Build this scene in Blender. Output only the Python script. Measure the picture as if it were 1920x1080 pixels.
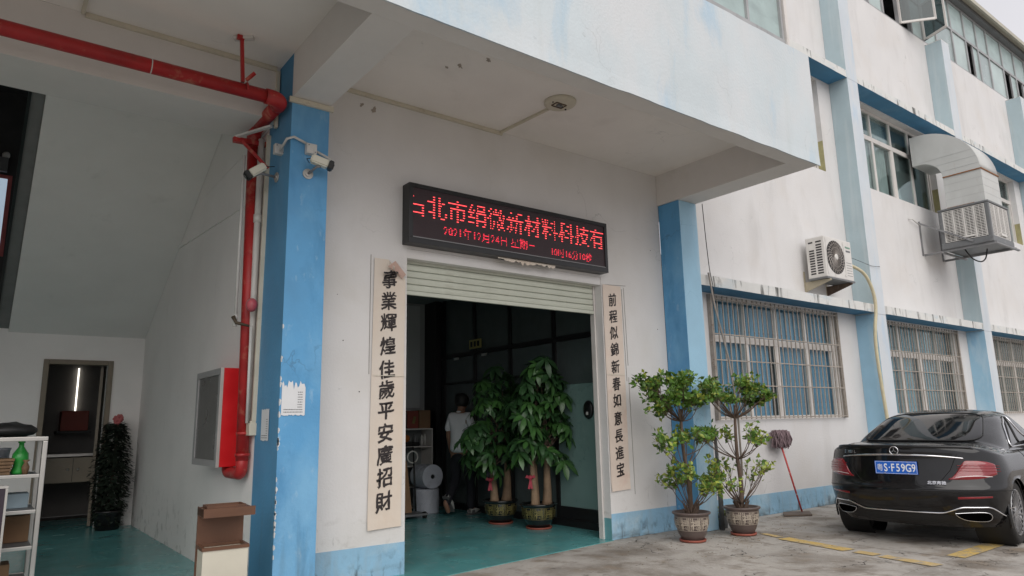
import bpy, bmesh, math, random
from math import radians as rad, sin, cos, pi
from mathutils import Vector, Matrix
from mathutils.bvhtree import BVHTree
from mathutils import noise as mnoise
random.seed(7)
for _o in list(bpy.data.objects): bpy.data.objects.remove(_o)
S = bpy.context.scene
C = S.collection

# ------------------------------------------------------------------ camera
cam_d = bpy.data.cameras.new('camera'); cam = bpy.data.objects.new('camera', cam_d); C.objects.link(cam)
cam_d.sensor_width = 36.0; cam_d.lens = 36.0*1308.47/1920.0; cam_d.clip_start = .05; cam_d.clip_end = 3000
_y, _p, _r = rad(37.30778), rad(10.91461), rad(-1.15625)
_f = Vector((sin(_y)*cos(_p), cos(_y)*cos(_p), sin(_p)))
_rt = Vector((cos(_y), -sin(_y), 0)); _u = _rt.cross(_f)
_r2 = cos(_r)*_rt + sin(_r)*_u; _u2 = -sin(_r)*_rt + cos(_r)*_u
_m = Matrix((_r2, _u2, -_f)).transposed().to_4x4(); _m.translation = Vector((0, -6.2972, 1.408))
cam.matrix_world = _m
S.camera = cam

# ------------------------------------------------------------------ light: bright overcast day
SUN_EL, SUN_ROT = rad(44), rad(205)
w = bpy.data.worlds.new('World'); S.world = w; w.use_nodes = True
nt = w.node_tree; nt.nodes.clear()
sky = nt.nodes.new('ShaderNodeTexSky'); sky.sky_type = 'NISHITA'; sky.sun_disc = False
sky.sun_elevation = SUN_EL; sky.sun_rotation = SUN_ROT; sky.air_density = 1.0; sky.dust_density = 2.0
hs = nt.nodes.new('ShaderNodeHueSaturation'); hs.inputs['Saturation'].default_value = .10; hs.inputs['Value'].default_value = 1.0
tn = nt.nodes.new('ShaderNodeMix'); tn.data_type = 'RGBA'; tn.blend_type = 'MULTIPLY'; tn.inputs[0].default_value = 1; tn.inputs[7].default_value = (1.0, .985, 1.0, 1)
cl = nt.nodes.new('ShaderNodeTexNoise'); cl.inputs['Scale'].default_value = 2.2; cl.inputs['Detail'].default_value = 5
cr = nt.nodes.new('ShaderNodeMapRange'); cr.inputs[3].default_value = .74; cr.inputs[4].default_value = 1.22
mu = nt.nodes.new('ShaderNodeMix'); mu.data_type = 'RGBA'; mu.blend_type = 'MULTIPLY'; mu.inputs[0].default_value = 1
tcw = nt.nodes.new('ShaderNodeTexCoord')
# clouds even the sky out: clamp the brightness range towards a grey deck
deck = nt.nodes.new('ShaderNodeMix'); deck.data_type = 'RGBA'; deck.inputs[0].default_value = .65; deck.inputs[7].default_value = (7.6, 7.5, 7.9, 1)
bg = nt.nodes.new('ShaderNodeBackground'); bg.inputs[1].default_value = .085
wo = nt.nodes.new('ShaderNodeOutputWorld')
L = nt.links.new
L(sky.outputs[0], hs.inputs['Color']); L(hs.outputs[0], tn.inputs[6]); L(tn.outputs[2], deck.inputs[6])
L(tcw.outputs['Generated'], cl.inputs['Vector']); L(cl.outputs[0], cr.inputs[0]); L(deck.outputs[2], mu.inputs[6]); L(cr.outputs[0], mu.inputs[7])
L(mu.outputs[2], bg.inputs[0]); L(bg.outputs[0], wo.inputs[0])
sd = bpy.data.lights.new('sun', 'SUN'); sd.energy = 1.35; sd.angle = rad(70); sd.color = (1, .96, .9)
so = bpy.data.objects.new('sun', sd); C.objects.link(so)
_sv = Vector((sin(SUN_ROT)*cos(SUN_EL), cos(SUN_ROT)*cos(SUN_EL), sin(SUN_EL)))
so.rotation_euler = _sv.to_track_quat('Z', 'Y').to_euler()
S.view_settings.view_transform = 'Standard'; S.view_settings.look = 'None'
S.view_settings.gamma = 1; S.view_settings.exposure = .56; S.view_settings.use_curve_mapping = False
S.cycles.max_bounces = 8; S.cycles.diffuse_bounces = 5

# ------------------------------------------------------------------ materials
MATS = {}
def nn(t, typ, **kw):
    n = t.nodes.new(typ)
    for k, v in kw.items(): setattr(n, k, v)
    return n
def mapped(t, scale, src='Object'):
    tc = nn(t, 'ShaderNodeTexCoord'); mp = nn(t, 'ShaderNodeMapping'); mp.inputs['Scale'].default_value = scale
    t.links.new(tc.outputs[src], mp.inputs[0]); return mp.outputs[0]
def noise(t, scale3, sc=1, det=5, rough=.55, dist=0):
    n = nn(t, 'ShaderNodeTexNoise'); n.inputs['Scale'].default_value = sc; n.inputs['Detail'].default_value = det
    n.inputs['Roughness'].default_value = rough; n.inputs['Distortion'].default_value = dist
    t.links.new(mapped(t, scale3), n.inputs['Vector']); return n.outputs[0]
def rng(t, src, a, b, c=0., d=1.):
    m = nn(t, 'ShaderNodeMapRange'); m.inputs[1].default_value = a; m.inputs[2].default_value = b; m.inputs[3].default_value = c; m.inputs[4].default_value = d
    t.links.new(src, m.inputs[0]); return m.outputs[0]
def mul(t, a, b):
    m = nn(t, 'ShaderNodeMath', operation='MULTIPLY'); t.links.new(a, m.inputs[0])
    if isinstance(b, (int, float)): m.inputs[1].default_value = b
    else: t.links.new(b, m.inputs[1])
    return m.outputs[0]
def mixc(t, a, b, f):
    m = nn(t, 'ShaderNodeMix', data_type='RGBA')
    for i, x in ((6, a), (7, b)):
        if isinstance(x, tuple): m.inputs[i].default_value = (*x, 1)
        else: t.links.new(x, m.inputs[i])
    if isinstance(f, (int, float)): m.inputs[0].default_value = f
    else: t.links.new(f, m.inputs[0])
    return m.outputs[2]
def M(name, col, rough=.6, metal=0, var=.12, vs=4, layers=(), bump=.15, bs=60, coat=0, emit=None, spec=.5, alpha=None):
    """layers: (colour, (scale xyz), lo, hi, amount, zlo, zhi)"""
    if name in MATS: return MATS[name]
    m = bpy.data.materials.new(name); MATS[name] = m; m.use_nodes = True; t = m.node_tree
    b = t.nodes['Principled BSDF']; b.inputs['Roughness'].default_value = rough; b.inputs['Metallic'].default_value = metal
    b.inputs['Specular IOR Level'].default_value = spec
    if coat: b.inputs['Coat Weight'].default_value = coat; b.inputs['Coat Roughness'].default_value = .03
    n = noise(t, (1, 1, 1), vs, 6)
    lo = tuple(c*(1-var) for c in col); hi = tuple(min(1, c*(1+var)) for c in col)
    out = mixc(t, lo, hi, rng(t, n, .3, .7))
    for ly in layers:
        c, sc, a, bb, amt = ly[:5]
        f = mul(t, rng(t, noise(t, sc, 1, 7, .6, .3), a, bb), amt)
        if len(ly) > 5:
            tc = nn(t, 'ShaderNodeTexCoord'); sp = nn(t, 'ShaderNodeSeparateXYZ'); t.links.new(tc.outputs['Object'], sp.inputs[0])
            f = mul(t, f, rng(t, sp.outputs[2], ly[5], ly[6]))
        out = mixc(t, out, c, f)
    t.links.new(out, b.inputs['Base Color'])
    rr = rng(t, n, .3, .7, max(.02, rough-.06), min(1, rough+.06)); t.links.new(rr, b.inputs['Roughness'])
    if bump:
        bn = nn(t, 'ShaderNodeBump'); bn.inputs['Strength'].default_value = bump; bn.inputs['Distance'].default_value = .01
        t.links.new(noise(t, (1, 1, 1), bs, 4), bn.inputs['Height']); t.links.new(bn.outputs[0], b.inputs['Normal'])
    if emit: b.inputs['Emission Color'].default_value = (*emit[0], 1); b.inputs['Emission Strength'].default_value = emit[1]
    return m
def glass_mat(name, tint, gloss=.12, rough=.02):
    if name in MATS: return MATS[name]
    m = bpy.data.materials.new(name); MATS[name] = m; m.use_nodes = True; t = m.node_tree; t.nodes.clear()
    o = nn(t, 'ShaderNodeOutputMaterial'); tr = nn(t, 'ShaderNodeBsdfTransparent'); tr.inputs[0].default_value = (*tint, 1)
    g = nn(t, 'ShaderNodeBsdfGlossy'); g.inputs['Roughness'].default_value = rough; g.inputs[0].default_value = (.9, .95, .95, 1)
    fr = nn(t, 'ShaderNodeLayerWeight'); fr.inputs[0].default_value = gloss
    mx = nn(t, 'ShaderNodeMixShader'); t.links.new(rng(t, fr.outputs['Fresnel'], 0, 1, .04, .9), mx.inputs[0]); t.links.new(tr.outputs[0], mx.inputs[1]); t.links.new(g.outputs[0], mx.inputs[2]); t.links.new(mx.outputs[0], o.inputs[0])
    return m

WHITE = (.66, .645, .63)
m_white = M('white_wall_paint', WHITE, .75, var=.04, vs=1.5, layers=[((.56, .53, .48), (1.0, 1.0, 1.0), .48, .72, .45), ((.50, .49, .46), (3, 3, .5), .6, .85, .2), ((.16, .16, .15), (9, 9, 9), .70, .76, .3), ((.34, .32, .29), (5, 5, 7), .56, .74, .55, .9, .25), ((.20, .19, .18), (16, 16, 4), .62, .72, .6, .8, .3)], bump=.25, bs=45)
m_wing = M('weathered_white_wall', (.64, .628, .622), .8, var=.04, vs=1.2, layers=[((.58, .53, .48), (.8, .8, .8), .50, .74, .4), ((.20, .19, .18), (2.6, 2.6, 2.6), .72, .80, .5), ((.40, .38, .36), (2.0, 2.0, .5), .52, .85, .5), ((.30, .28, .26), (1.1, 1.1, 1.1), .66, .85, .5), ((.2, .2, .19), (5, 5, 2.5), .70, .85, .5)], bump=.3, bs=40)
m_ceil = M('canopy_ceiling_paint', (.80, .765, .725), .8, var=.04, vs=1.3, layers=[((.45, .41, .37), (1.5, 1.5, 1.5), .58, .8, .25), ((.25, .23, .2), (7, 7, 7), .735, .76, .45)], bump=.12, bs=40)
m_fascia = M('faded_blue_white_fascia', (.53, .585, .61), .75, var=.05, vs=1.5, layers=[((.60, .61, .62), (1.1, 1.1, .8), .45, .65, .8), ((.30, .48, .63), (1.3, 1.3, .45), .54, .70, .8), ((.46, .49, .47), (4, 4, .3), .55, .8, .45), ((.30, .48, .62), (7, 7, 1.2), .68, .76, .5), ((.3, .32, .33), (4, 4, 4), .72, .735, .25)], bump=.3, bs=35)
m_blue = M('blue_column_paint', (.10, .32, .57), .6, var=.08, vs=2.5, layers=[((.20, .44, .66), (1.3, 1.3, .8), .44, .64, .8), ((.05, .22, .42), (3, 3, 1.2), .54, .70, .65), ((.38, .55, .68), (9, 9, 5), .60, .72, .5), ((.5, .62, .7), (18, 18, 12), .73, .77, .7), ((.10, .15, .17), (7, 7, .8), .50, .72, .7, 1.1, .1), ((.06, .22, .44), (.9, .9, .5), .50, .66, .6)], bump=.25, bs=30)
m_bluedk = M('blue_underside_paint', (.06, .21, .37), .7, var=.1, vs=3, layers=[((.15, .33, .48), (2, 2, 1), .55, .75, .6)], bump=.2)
m_blueup = M('pale_faded_blue_paint', (.38, .475, .51), .7, var=.06, vs=2, layers=[((.22, .38, .52), (2.5, 2.5, .5), .62, .78, .5), ((.55, .60, .61), (6, 6, .5), .5, .75, .6), ((.35, .35, .3), (10, 10, .5), .62, .8, .4)], bump=.25, bs=35)
m_colfront = M('pale_blue_white_column_paint', (.54, .585, .625), .7, var=.05, vs=2, layers=[((.60, .61, .62), (3, 3, .8), .45, .65, .8), ((.38, .52, .66), (2.2, 2.2, .5), .58, .72, .7)], bump=.25)
m_col2 = M('light_blue_column_front', (.32, .53, .68), .7, var=.07, vs=2, layers=[((.55, .66, .73), (3, 3, .6), .5, .7, .7), ((.14, .36, .58), (4, 4, 1), .6, .72, .5)], bump=.25)
m_plinth = M('blue_plinth_paint', (.26, .45, .60), .7, var=.1, vs=3, layers=[((.42, .54, .60), (2, 2, 3), .5, .7, .7), ((.04, .05, .055), (9, 9, 4), .52, .64, .85, .28, .02), ((.09, .11, .11), (2, 2, 9), .46, .62, .85, .12, .0), ((.30, .36, .40), (5, 5, 1), .5, .7, .6)], bump=.4, bs=30)
m_fin = M('stained_fin_edge_paint', (.62, .62, .60), .8, var=.06, vs=3, layers=[((.40, .50, .56), (2, 2, 6), .55, .7, .5), ((.05, .05, .045), (7, 7, 1.2), .56, .68, .9), ((.12, .11, .1), (3, 3, 3), .60, .72, .6)], bump=.4, bs=30)
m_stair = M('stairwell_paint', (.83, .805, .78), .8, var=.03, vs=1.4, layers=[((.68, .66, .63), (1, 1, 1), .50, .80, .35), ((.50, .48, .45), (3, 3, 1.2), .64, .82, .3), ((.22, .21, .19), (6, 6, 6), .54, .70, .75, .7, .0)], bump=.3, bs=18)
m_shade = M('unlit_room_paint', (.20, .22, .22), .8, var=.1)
m_dark = M('unlit_dark_surface', (.05, .05, .05), .8, var=.2)  # near-black colour stands in for the lack of light indoors
m_floor = M('teal_epoxy_floor', (.105, .33, .335), .24, var=.08, vs=2.0, layers=[((.17, .36, .35), (1.6, 1.6, 1.6), .5, .75, .55), ((.06, .20, .21), (3, 3, 3), .52, .72, .6), ((.27, .35, .33), (14, 5, 14), .58, .70, .55), ((.20, .21, .18), (1.2, 1.2, 1.2), .55, .75, .5), ((.30, .38, .36), (25, 25, 25), .66, .74, .5), ((.04, .09, .09), (2.2, 16, 2), .66, .74, .6)], bump=.05, bs=20)
def ground_mat():
    m = M('cracked_concrete', (.37, .345, .315), .85, var=.16, vs=1.3, layers=[((.43, .40, .36), (.9, .9, .9), .50, .66, .7), ((.15, .125, .10), (1.1, 1.1, 1.1), .49, .66, .85), ((.17, .14, .11), (4, 4, 4), .52, .66, .65), ((.22, .16, .10), (2.2, 2.2, 2.2), .56, .72, .6), ((.42, .40, .37), (9, 9, 9), .60, .70, .5), ((.10, .095, .08), (22, 22, 22), .60, .72, .5)], bump=.6, bs=35)
    t = m.node_tree; b = t.nodes['Principled BSDF']; src = b.inputs['Base Color'].links[0].from_socket
    nz = nn(t, 'ShaderNodeTexNoise'); nz.inputs['Scale'].default_value = 3.5; nz.inputs['Detail'].default_value = 6
    tc = nn(t, 'ShaderNodeTexCoord'); t.links.new(tc.outputs['Object'], nz.inputs['Vector'])
    ad = nn(t, 'ShaderNodeVectorMath', operation='MULTIPLY_ADD'); t.links.new(nz.outputs[1], ad.inputs[0]); ad.inputs[1].default_value = (.8, .8, .0); t.links.new(tc.outputs['Object'], ad.inputs[2])
    vo = nn(t, 'ShaderNodeTexVoronoi', feature='DISTANCE_TO_EDGE'); vo.inputs['Scale'].default_value = .95; t.links.new(ad.outputs[0], vo.inputs['Vector'])
    cr = rng(t, vo.outputs[0], .001, .012, 1, 0); msk = rng(t, noise(t, (1.7, 1.7, 1.7), 1, 5), .48, .62)
    f = mul(t, mul(t, cr, msk), .9)
    t.links.new(mixc(t, src, (.028, .025, .02), f), b.inputs['Base Color'])
    old = [n for n in t.nodes if n.type == 'BUMP'][0]
    b2 = nn(t, 'ShaderNodeBump'); b2.inputs['Strength'].default_value = .8; b2.inputs['Distance'].default_value = .02; b2.invert = True
    t.links.new(f, b2.inputs['Height']); t.links.new(old.outputs[0], b2.inputs['Normal']); t.links.new(b2.outputs[0], b.inputs['Normal'])
    return m
m_ground = ground_mat()
def crack(m, sc=.6, wd=.006, amt=.45, col=(.25, .25, .24), lo=.52, hi=.66):
    t = m.node_tree; b = t.nodes['Principled BSDF']; src = b.inputs['Base Color'].links[0].from_socket
    nz = nn(t, 'ShaderNodeTexNoise'); nz.inputs['Scale'].default_value = 2.5; nz.inputs['Detail'].default_value = 7
    tc = nn(t, 'ShaderNodeTexCoord'); t.links.new(tc.outputs['Object'], nz.inputs['Vector'])
    ad = nn(t, 'ShaderNodeVectorMath', operation='MULTIPLY_ADD'); t.links.new(nz.outputs[1], ad.inputs[0]); ad.inputs[1].default_value = (1, 1, 1); t.links.new(tc.outputs['Object'], ad.inputs[2])
    vo = nn(t, 'ShaderNodeTexVoronoi', feature='DISTANCE_TO_EDGE'); vo.inputs['Scale'].default_value = sc; t.links.new(ad.outputs[0], vo.inputs['Vector'])
    f = mul(t, mul(t, rng(t, vo.outputs[0], .0, wd, 1, 0), rng(t, noise(t, (.9, .9, .9), 1, 3), lo, hi)), amt)
    t.links.new(mixc(t, src, col, f), b.inputs['Base Color'])
for _m in (m_white, m_wing, m_fascia, m_ceil): crack(_m)
crack(m_blue, .9, .010, .7, (.06, .16, .27)); crack(m_col2, .9, .01, .6, (.12, .25, .38)); crack(m_floor, .7, .006, .6, (.04, .12, .12))
m_yellow = M('worn_yellow_road_paint', (.58, .40, .12), .8, var=.12, vs=6, layers=[((.30, .26, .2), (6, 6, 6), .45, .60, .85), ((.2, .18, .15), (30, 30, 30), .58, .66, .7)], bump=.5, bs=40)
m_yellow2 = M('nearly_gone_yellow_paint', (.52, .38, .17), .85, var=.15, vs=6, layers=[((.30, .27, .23), (6, 6, 6), .48, .60, .85)], bump=.5, bs=40)
m_frame = M('white_window_frame', (.62, .59, .56), .45, var=.06, layers=[((.40, .36, .32), (8, 8, 2), .58, .75, .5)], bump=.05)
m_alu = M('grey_aluminium_frame', (.36, .36, .36), .38, metal=.35, var=.12, layers=[((.15, .15, .15), (8, 8, 2), .6, .75, .5)], bump=.05)
m_bar = M('rusty_grille_bar', (.33, .29, .25), .6, var=.2, vs=9, layers=[((.17, .10, .06), (14, 14, 14), .56, .68, .7)], bump=.2)
m_pane = glass_mat('clear_window_glass', (.88, .92, .92), .07)
m_pane_dk = glass_mat('tinted_window_glass', (.30, .34, .35), .22)
m_film = M('frosted_window_film', (.36, .45, .44), .35, var=.12, vs=3, layers=[((.25, .31, .31), (2, 2, 6), .5, .7, .6)], bump=.05)
m_curt = M('blue_pleated_curtain', (.12, .29, .44), .85, var=.15, vs=3, layers=[((.16, .38, .55), (6, 6, .6), .5, .7, .5)], bump=.1)
m_curtg = M('grey_net_curtain', (.36, .41, .40), .8, var=.2, vs=4, bump=.1)
m_slat = M('cream_shutter_slat', (.52, .54, .46), .45, var=.06, vs=3, layers=[((.33, .33, .27), (3, 3, 14), .55, .75, .45)], bump=.04)
m_black = M('black_powder_coat', (.012, .012, .013), .35, var=.2, bump=.05)
m_ledface = M('led_matrix_face', (.030, .014, .018), .5, var=.3, vs=80, bump=.3, bs=220)
m_red = M('red_fire_pipe_paint', (.38, .018, .018), .45, var=.2, vs=5, layers=[((.50, .20, .13), (9, 9, 9), .56, .70, .7), ((.16, .03, .02), (6, 6, 6), .60, .75, .5)], bump=.15)
m_redbox = M('red_cabinet_paint', (.56, .006, .010), .35, var=.08, bump=.03)
m_pvc = M('grey_white_pvc', (.58, .57, .54), .4, var=.1, layers=[((.38, .36, .32), (8, 8, 2), .58, .75, .6)], bump=.05)
m_cream = M('yellowed_trunking_plastic', (.56, .52, .42), .45, var=.08, layers=[((.33, .26, .16), (9, 9, 9), .62, .72, .5)], bump=.05)
m_scrollL = M('faded_peach_paper', (.64, .545, .45), .8, var=.05, vs=3, layers=[((.52, .27, .18), (3, 3, 3), .58, .78, .45), ((.66, .60, .53), (1.5, 1.5, .7), .42, .62, .8)], bump=.25, bs=14)
m_scrollR = M('faded_pink_paper', (.66, .56, .48), .8, var=.05, vs=3, layers=[((.55, .30, .24), (3, 3, 3), .56, .78, .45)], bump=.25, bs=14)
m_ink = M('brush_ink', (.025, .018, .018), .6, var=.2, bump=0)
m_tape = M('old_sticky_tape', (.62, .58, .48), .5, var=.1)
m_steel = M('brushed_steel', (.50, .48, .45), .38, metal=.6, var=.05, vs=5, bump=.03)
m_chrome = M('bright_chrome', (.82, .82, .84), .08, metal=1, var=.03, bump=0)
m_car = M('black_car_paint', (.003, .003, .004), .5, var=.1, vs=3, coat=.9, bump=0, spec=.12)
m_cgl = M('dark_car_glass', (.006, .006, .007), .04, var=.1, bump=0, spec=.5, coat=.15)
m_trim = M('black_rubber_trim', (.010, .010, .010), .6, var=.2, bump=.05)
m_tyre = M('tyre_rubber', (.016, .015, .014), .8, var=.25, vs=12, bump=.4, bs=90)
m_taill = M('red_tail_lamp', (.20, .004, .009), .12, var=.15, vs=14, coat=1, bump=.1, bs=50)
m_tailw = M('clear_lamp_strip', (.72, .62, .62), .15, coat=1, var=.05, bump=0)
m_plate = M('blue_number_plate', (.010, .12, .56), .35, var=.05, bump=.03)
m_platew = M('white_plate_lettering', (.80, .82, .84), .4, var=.02, bump=0)
m_acw = M('ac_casing_paint', (.62, .60, .57), .45, var=.06, layers=[((.36, .32, .28), (6, 6, 2), .58, .75, .45)], bump=.05)
m_acd = M('ac_dark_opening', (.03, .028, .028), .6, var=.2)
m_grey = M('dark_grey_plastic', (.14, .145, .15), .5, var=.15, layers=[((.30, .29, .28), (9, 9, 9), .6, .7, .4)], bump=.1)
m_gmetal = M('grey_angle_iron', (.22, .22, .225), .5, metal=.2, var=.2, layers=[((.20, .12, .08), (14, 14, 14), .62, .72, .5)], bump=.1)
m_duct = M('galvanised_duct', (.50, .505, .49), .6, var=.05, vs=2, layers=[((.62, .64, .63), (2, 2, 1), .5, .7, .5), ((.30, .13, .05), (8, 8, 1.3), .66, .78, .7)], bump=.08)
m_rust = M('rust_streak', (.24, .10, .035), .8, var=.3, vs=12)
m_bracket = M('beige_bracket_paint', (.42, .37, .27), .5, var=.1, layers=[((.2, .13, .08), (12, 12, 12), .62, .72, .5)], bump=.1)
m_hose = M('yellowed_pipe_wrap', (.55, .49, .33), .6, var=.12, vs=9, bump=.3, bs=40)
m_leafd = M('money_tree_leaf', (.024, .070, .022), .45, var=.5, vs=7, bump=.05, spec=.5)
m_leafl = M('young_green_leaf', (.045, .12, .03), .36, var=.3, vs=7, bump=.05)
m_bark = M('pale_trunk_bark', (.24, .16, .10), .8, var=.25, vs=9, layers=[((.10, .07, .05), (9, 9, 2), .55, .7, .6)], bump=.7, bs=40)
m_barkd = M('dark_branch_bark', (.11, .075, .055), .85, var=.3, vs=12, layers=[((.22, .19, .16), (14, 14, 3), .58, .7, .6)], bump=.6, bs=50)
m_fic = M('ficus_leaf', (.095, .19, .03), .38, var=.35, vs=5, bump=.05)
m_ficy = M('yellowing_ficus_leaf', (.27, .32, .05), .42, var=.25, vs=6, bump=.05)
m_soil = M('potting_soil', (.08, .055, .035), .95, var=.4, vs=14, layers=[((.3, .24, .15), (25, 25, 25), .58, .68, .7)], bump=1, bs=50)
m_potb = M('black_glazed_pot', (.012, .012, .012), .18, var=.2, coat=.5, bump=.02)
m_gold = M('gold_pot_print', (.20, .17, .06), .4, metal=.3, var=.2, bump=0)
m_pot = M('brown_stoneware_pot', (.105, .078, .070), .4, var=.12, layers=[((.19, .15, .13), (5, 5, 5), .55, .72, .5)], bump=.1)
m_potp = M('beige_pot_relief', (.42, .36, .29), .6, var=.12, bump=.1)
m_terra = M('terracotta_saucer', (.26, .07, .045), .7, var=.15)
m_skin = M('skin', (.30, .16, .105), .5, var=.08, bump=.05)
m_hair = M('black_hair', (.01, .009, .008), .5, var=.3, vs=40, bump=.6, bs=90)
m_shirt = M('white_cotton', (.80, .80, .82), .85, var=.05, bump=.3, bs=16)
m_trou = M('dark_trousers', (.015, .016, .022), .85, var=.15, bump=.2)
m_shoe = M('white_sneaker', (.55, .55, .52), .6, var=.1)
m_shoed = M('grey_shoe_panel', (.14, .14, .14), .6, var=.1)
m_brown = M('brown_bin_metal', (.125, .058, .032), .45, metal=.15, var=.15, layers=[((.09, .05, .035), (7, 7, 7), .56, .7, .5)], bump=.1)
m_binc = M('cream_bin_metal', (.56, .53, .44), .4, var=.06, layers=[((.3, .25, .17), (7, 7, 2), .64, .74, .5)], bump=.05)
m_card = M('brown_cardboard', (.24, .14, .075), .85, var=.12, bump=.1)
m_bubble = M('bubble_wrap', (.50, .52, .58), .3, var=.1, bump=.8, bs=70)
m_green = M('green_plastic', (.03, .32, .05), .3, var=.15, bump=.05)
m_basket = M('woven_brown_basket', (.17, .10, .05), .7, var=.3, vs=20, bump=.6, bs=40)
m_orange = M('orange_carton', (.46, .15, .03), .6, var=.1)
m_paperw = M('white_paper', (.68, .69, .70), .8, var=.04)
m_mop = M('grey_mauve_mop_yarn', (.19, .135, .145), .95, var=.3, vs=20, bump=.3)
m_mopr = M('worn_red_handle', (.42, .04, .035), .5, var=.15, layers=[((.6, .45, .4), (25, 25, 25), .58, .64, .8)], bump=.05)
m_wood = M('weathered_board', (.13, .10, .08), .85, var=.2)
m_pink = M('pink_fabric_flower', (.45, .12, .12), .7, var=.2)
m_dgreen = M('dark_artificial_foliage', (.012, .022, .012), .7, var=.4, vs=10)
m_doorf = M('brown_door_frame', (.20, .165, .12), .5, var=.1)
m_counter = M('pale_counter_front', (.28, .24, .18), .5, var=.1, layers=[((.12, .10, .08), (8, 8, 8), .62, .7, .5)])
m_ivory = M('ivory_camera_casing', (.62, .60, .50), .4, var=.05, bump=.02)
m_cable = M('black_cable', (.012, .012, .012), .5, var=.1)
m_teal = M('frosted_teal_glass', (.17, .27, .255), .3, var=.08, vs=2, bump=.05, bs=200)
m_balloon = M('dusty_pink_ball', (.42, .07, .09), .45, var=.15, layers=[((.25, .2, .18), (8, 8, 4), .5, .7, .6)])
m_daystrip = M('daylight_strip_glow', (.8, .8, .8), .5, emit=((1, .95, .85), 1.6))  # emission stands in for daylight through the pantry's narrow window gap
m_pole = M('bamboo_pole', (.26, .23, .20), .7, var=.2)
m_roof = M('beige_roof_edge', (.42, .40, .33), .6, var=.08, layers=[((.2, .19, .16), (6, 6, 3), .58, .72, .5)])
m_ph = M('yellow_exit_print', (.42, .36, .12), .5, var=.1)

# ------------------------------------------------------------------ mesh helpers
class MB:
    def __init__(s): s.b = bmesh.new()
    def box(s, x0, x1, y0, y1, z0, z1, bev=0):
        g = bmesh.ops.create_cube(s.b, size=1); c = Vector(((x0+x1)/2, (y0+y1)/2, (z0+z1)/2)); d = (abs(x1-x0), abs(y1-y0), abs(z1-z0))
        for v in g['verts']: v.co = Vector((v.co.x*d[0], v.co.y*d[1], v.co.z*d[2])) + c
        if bev:
            es = list({e for v in g['verts'] for e in v.link_edges}); bmesh.ops.bevel(s.b, geom=es, offset=bev, segments=2, affect='EDGES', profile=.6)
        return s
    def quadbox(s, pts, ext):   # polygon extruded by a vector
        a = [s.b.verts.new(p) for p in pts]; e = Vector(ext); c = [s.b.verts.new(Vector(p)+e) for p in pts]
        s.b.faces.new(a[::-1]); s.b.faces.new(c)
        n = len(a)
        for i in range(n): s.b.faces.new((a[i], a[(i+1) % n], c[(i+1) % n], c[i]))
        return s
    def bar(s, p, q, w, h=None, up=(0, 0, 1)):
        p = Vector(p); q = Vector(q); d = (q-p).normalized(); h = h or w
        u = Vector(up)
        if abs(d.dot(u)) > .98: u = Vector((1, 0, 0))
        a = d.cross(u).normalized()*w/2; b = a.cross(d).normalized()*h/2
        s.quadbox([p-a-b, p+a-b, p+a+b, p-a+b], q-p); return s
    def tube(s, pts, r, n=10, caps=True):
        pts = [Vector(p) for p in pts]; rs = r if isinstance(r, (list, tuple)) else [r]*len(pts)
        rings = []; ref = None
        for i, p in enumerate(pts):
            d = (pts[min(i+1, len(pts)-1)]-pts[max(i-1, 0)]).normalized()
            if ref is None: ref = Vector((0, 0, 1)) if abs(d.z) < .9 else Vector((1, 0, 0))
            a = d.cross(ref).normalized(); b = a.cross(d).normalized(); ref = b
            rings.append([s.b.verts.new(p+a*rs[i]*cos(2*pi*k/n)+b*rs[i]*sin(2*pi*k/n)) for k in range(n)])
        for i in range(len(rings)-1):
            for k in range(n): 
                f = s.b.faces.new((rings[i][k], rings[i][(k+1) % n], rings[i+1][(k+1) % n], rings[i+1][k])); f.smooth = True
        if caps:
            s.b.faces.new(rings[0][::-1]); s.b.faces.new(rings[-1])
        return s
    def lathe(s, prof, n=28, c=(0, 0, 0), ax='Z', smooth=True, close=True):
        c = Vector(c); rings = []
        for r, z in prof:
            ring = []
            for k in range(n):
                a = 2*pi*k/n; x, y = r*cos(a), r*sin(a)
                v = {'Z': (x, y, z), 'X': (z, x, y), 'Y': (y, z, x)}[ax]
                ring.append(s.b.verts.new(c+Vector(v)))
            rings.append(ring)
        for i in range(len(rings)-1):
            for k in range(n):
                f = s.b.faces.new((rings[i][k], rings[i][(k+1) % n], rings[i+1][(k+1) % n], rings[i+1][k])); f.smooth = smooth
        if close:
            s.b.faces.new(rings[0][::-1]); s.b.faces.new(rings[-1])
        return s
    def grid(s, fn, nu, nv, smooth=True):
        g = [[s.b.verts.new(fn(i/nu, j/nv)) for j in range(nv+1)] for i in range(nu+1)]
        for i in range(nu):
            for j in range(nv):
                f = s.b.faces.new((g[i][j], g[i+1][j], g[i+1][j+1], g[i][j+1])); f.smooth = smooth
        return g
    def poly(s, pts): s.b.faces.new([s.b.verts.new(p) for p in pts]); return s
    def ball(s, c, r, sx=1, sy=1, sz=1, seg=16):
        g = bmesh.ops.create_uvsphere(s.b, u_segments=seg, v_segments=max(6, seg//2), radius=r)
        for v in g['verts']:
            v.co = Vector((v.co.x*sx, v.co.y*sy, v.co.z*sz))+Vector(c)
            for f in v.link_faces: f.smooth = True
        return s
    def mesh(s, name):
        bmesh.ops.recalc_face_normals(s.b, faces=s.b.faces)
        me = bpy.data.meshes.new(name); s.b.to_mesh(me); s.b.free(); return me
    def build(s, name, m, parent=None, kind=None, label=None, loc=None):
        o = bpy.data.objects.new(name, s.mesh(name)); C.objects.link(o)
        o.data.materials.append(m)
        if parent: o.parent = parent
        if kind: o['kind'] = kind
        if label: o['label'] = label
        if loc: o.location = loc
        return o
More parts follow.
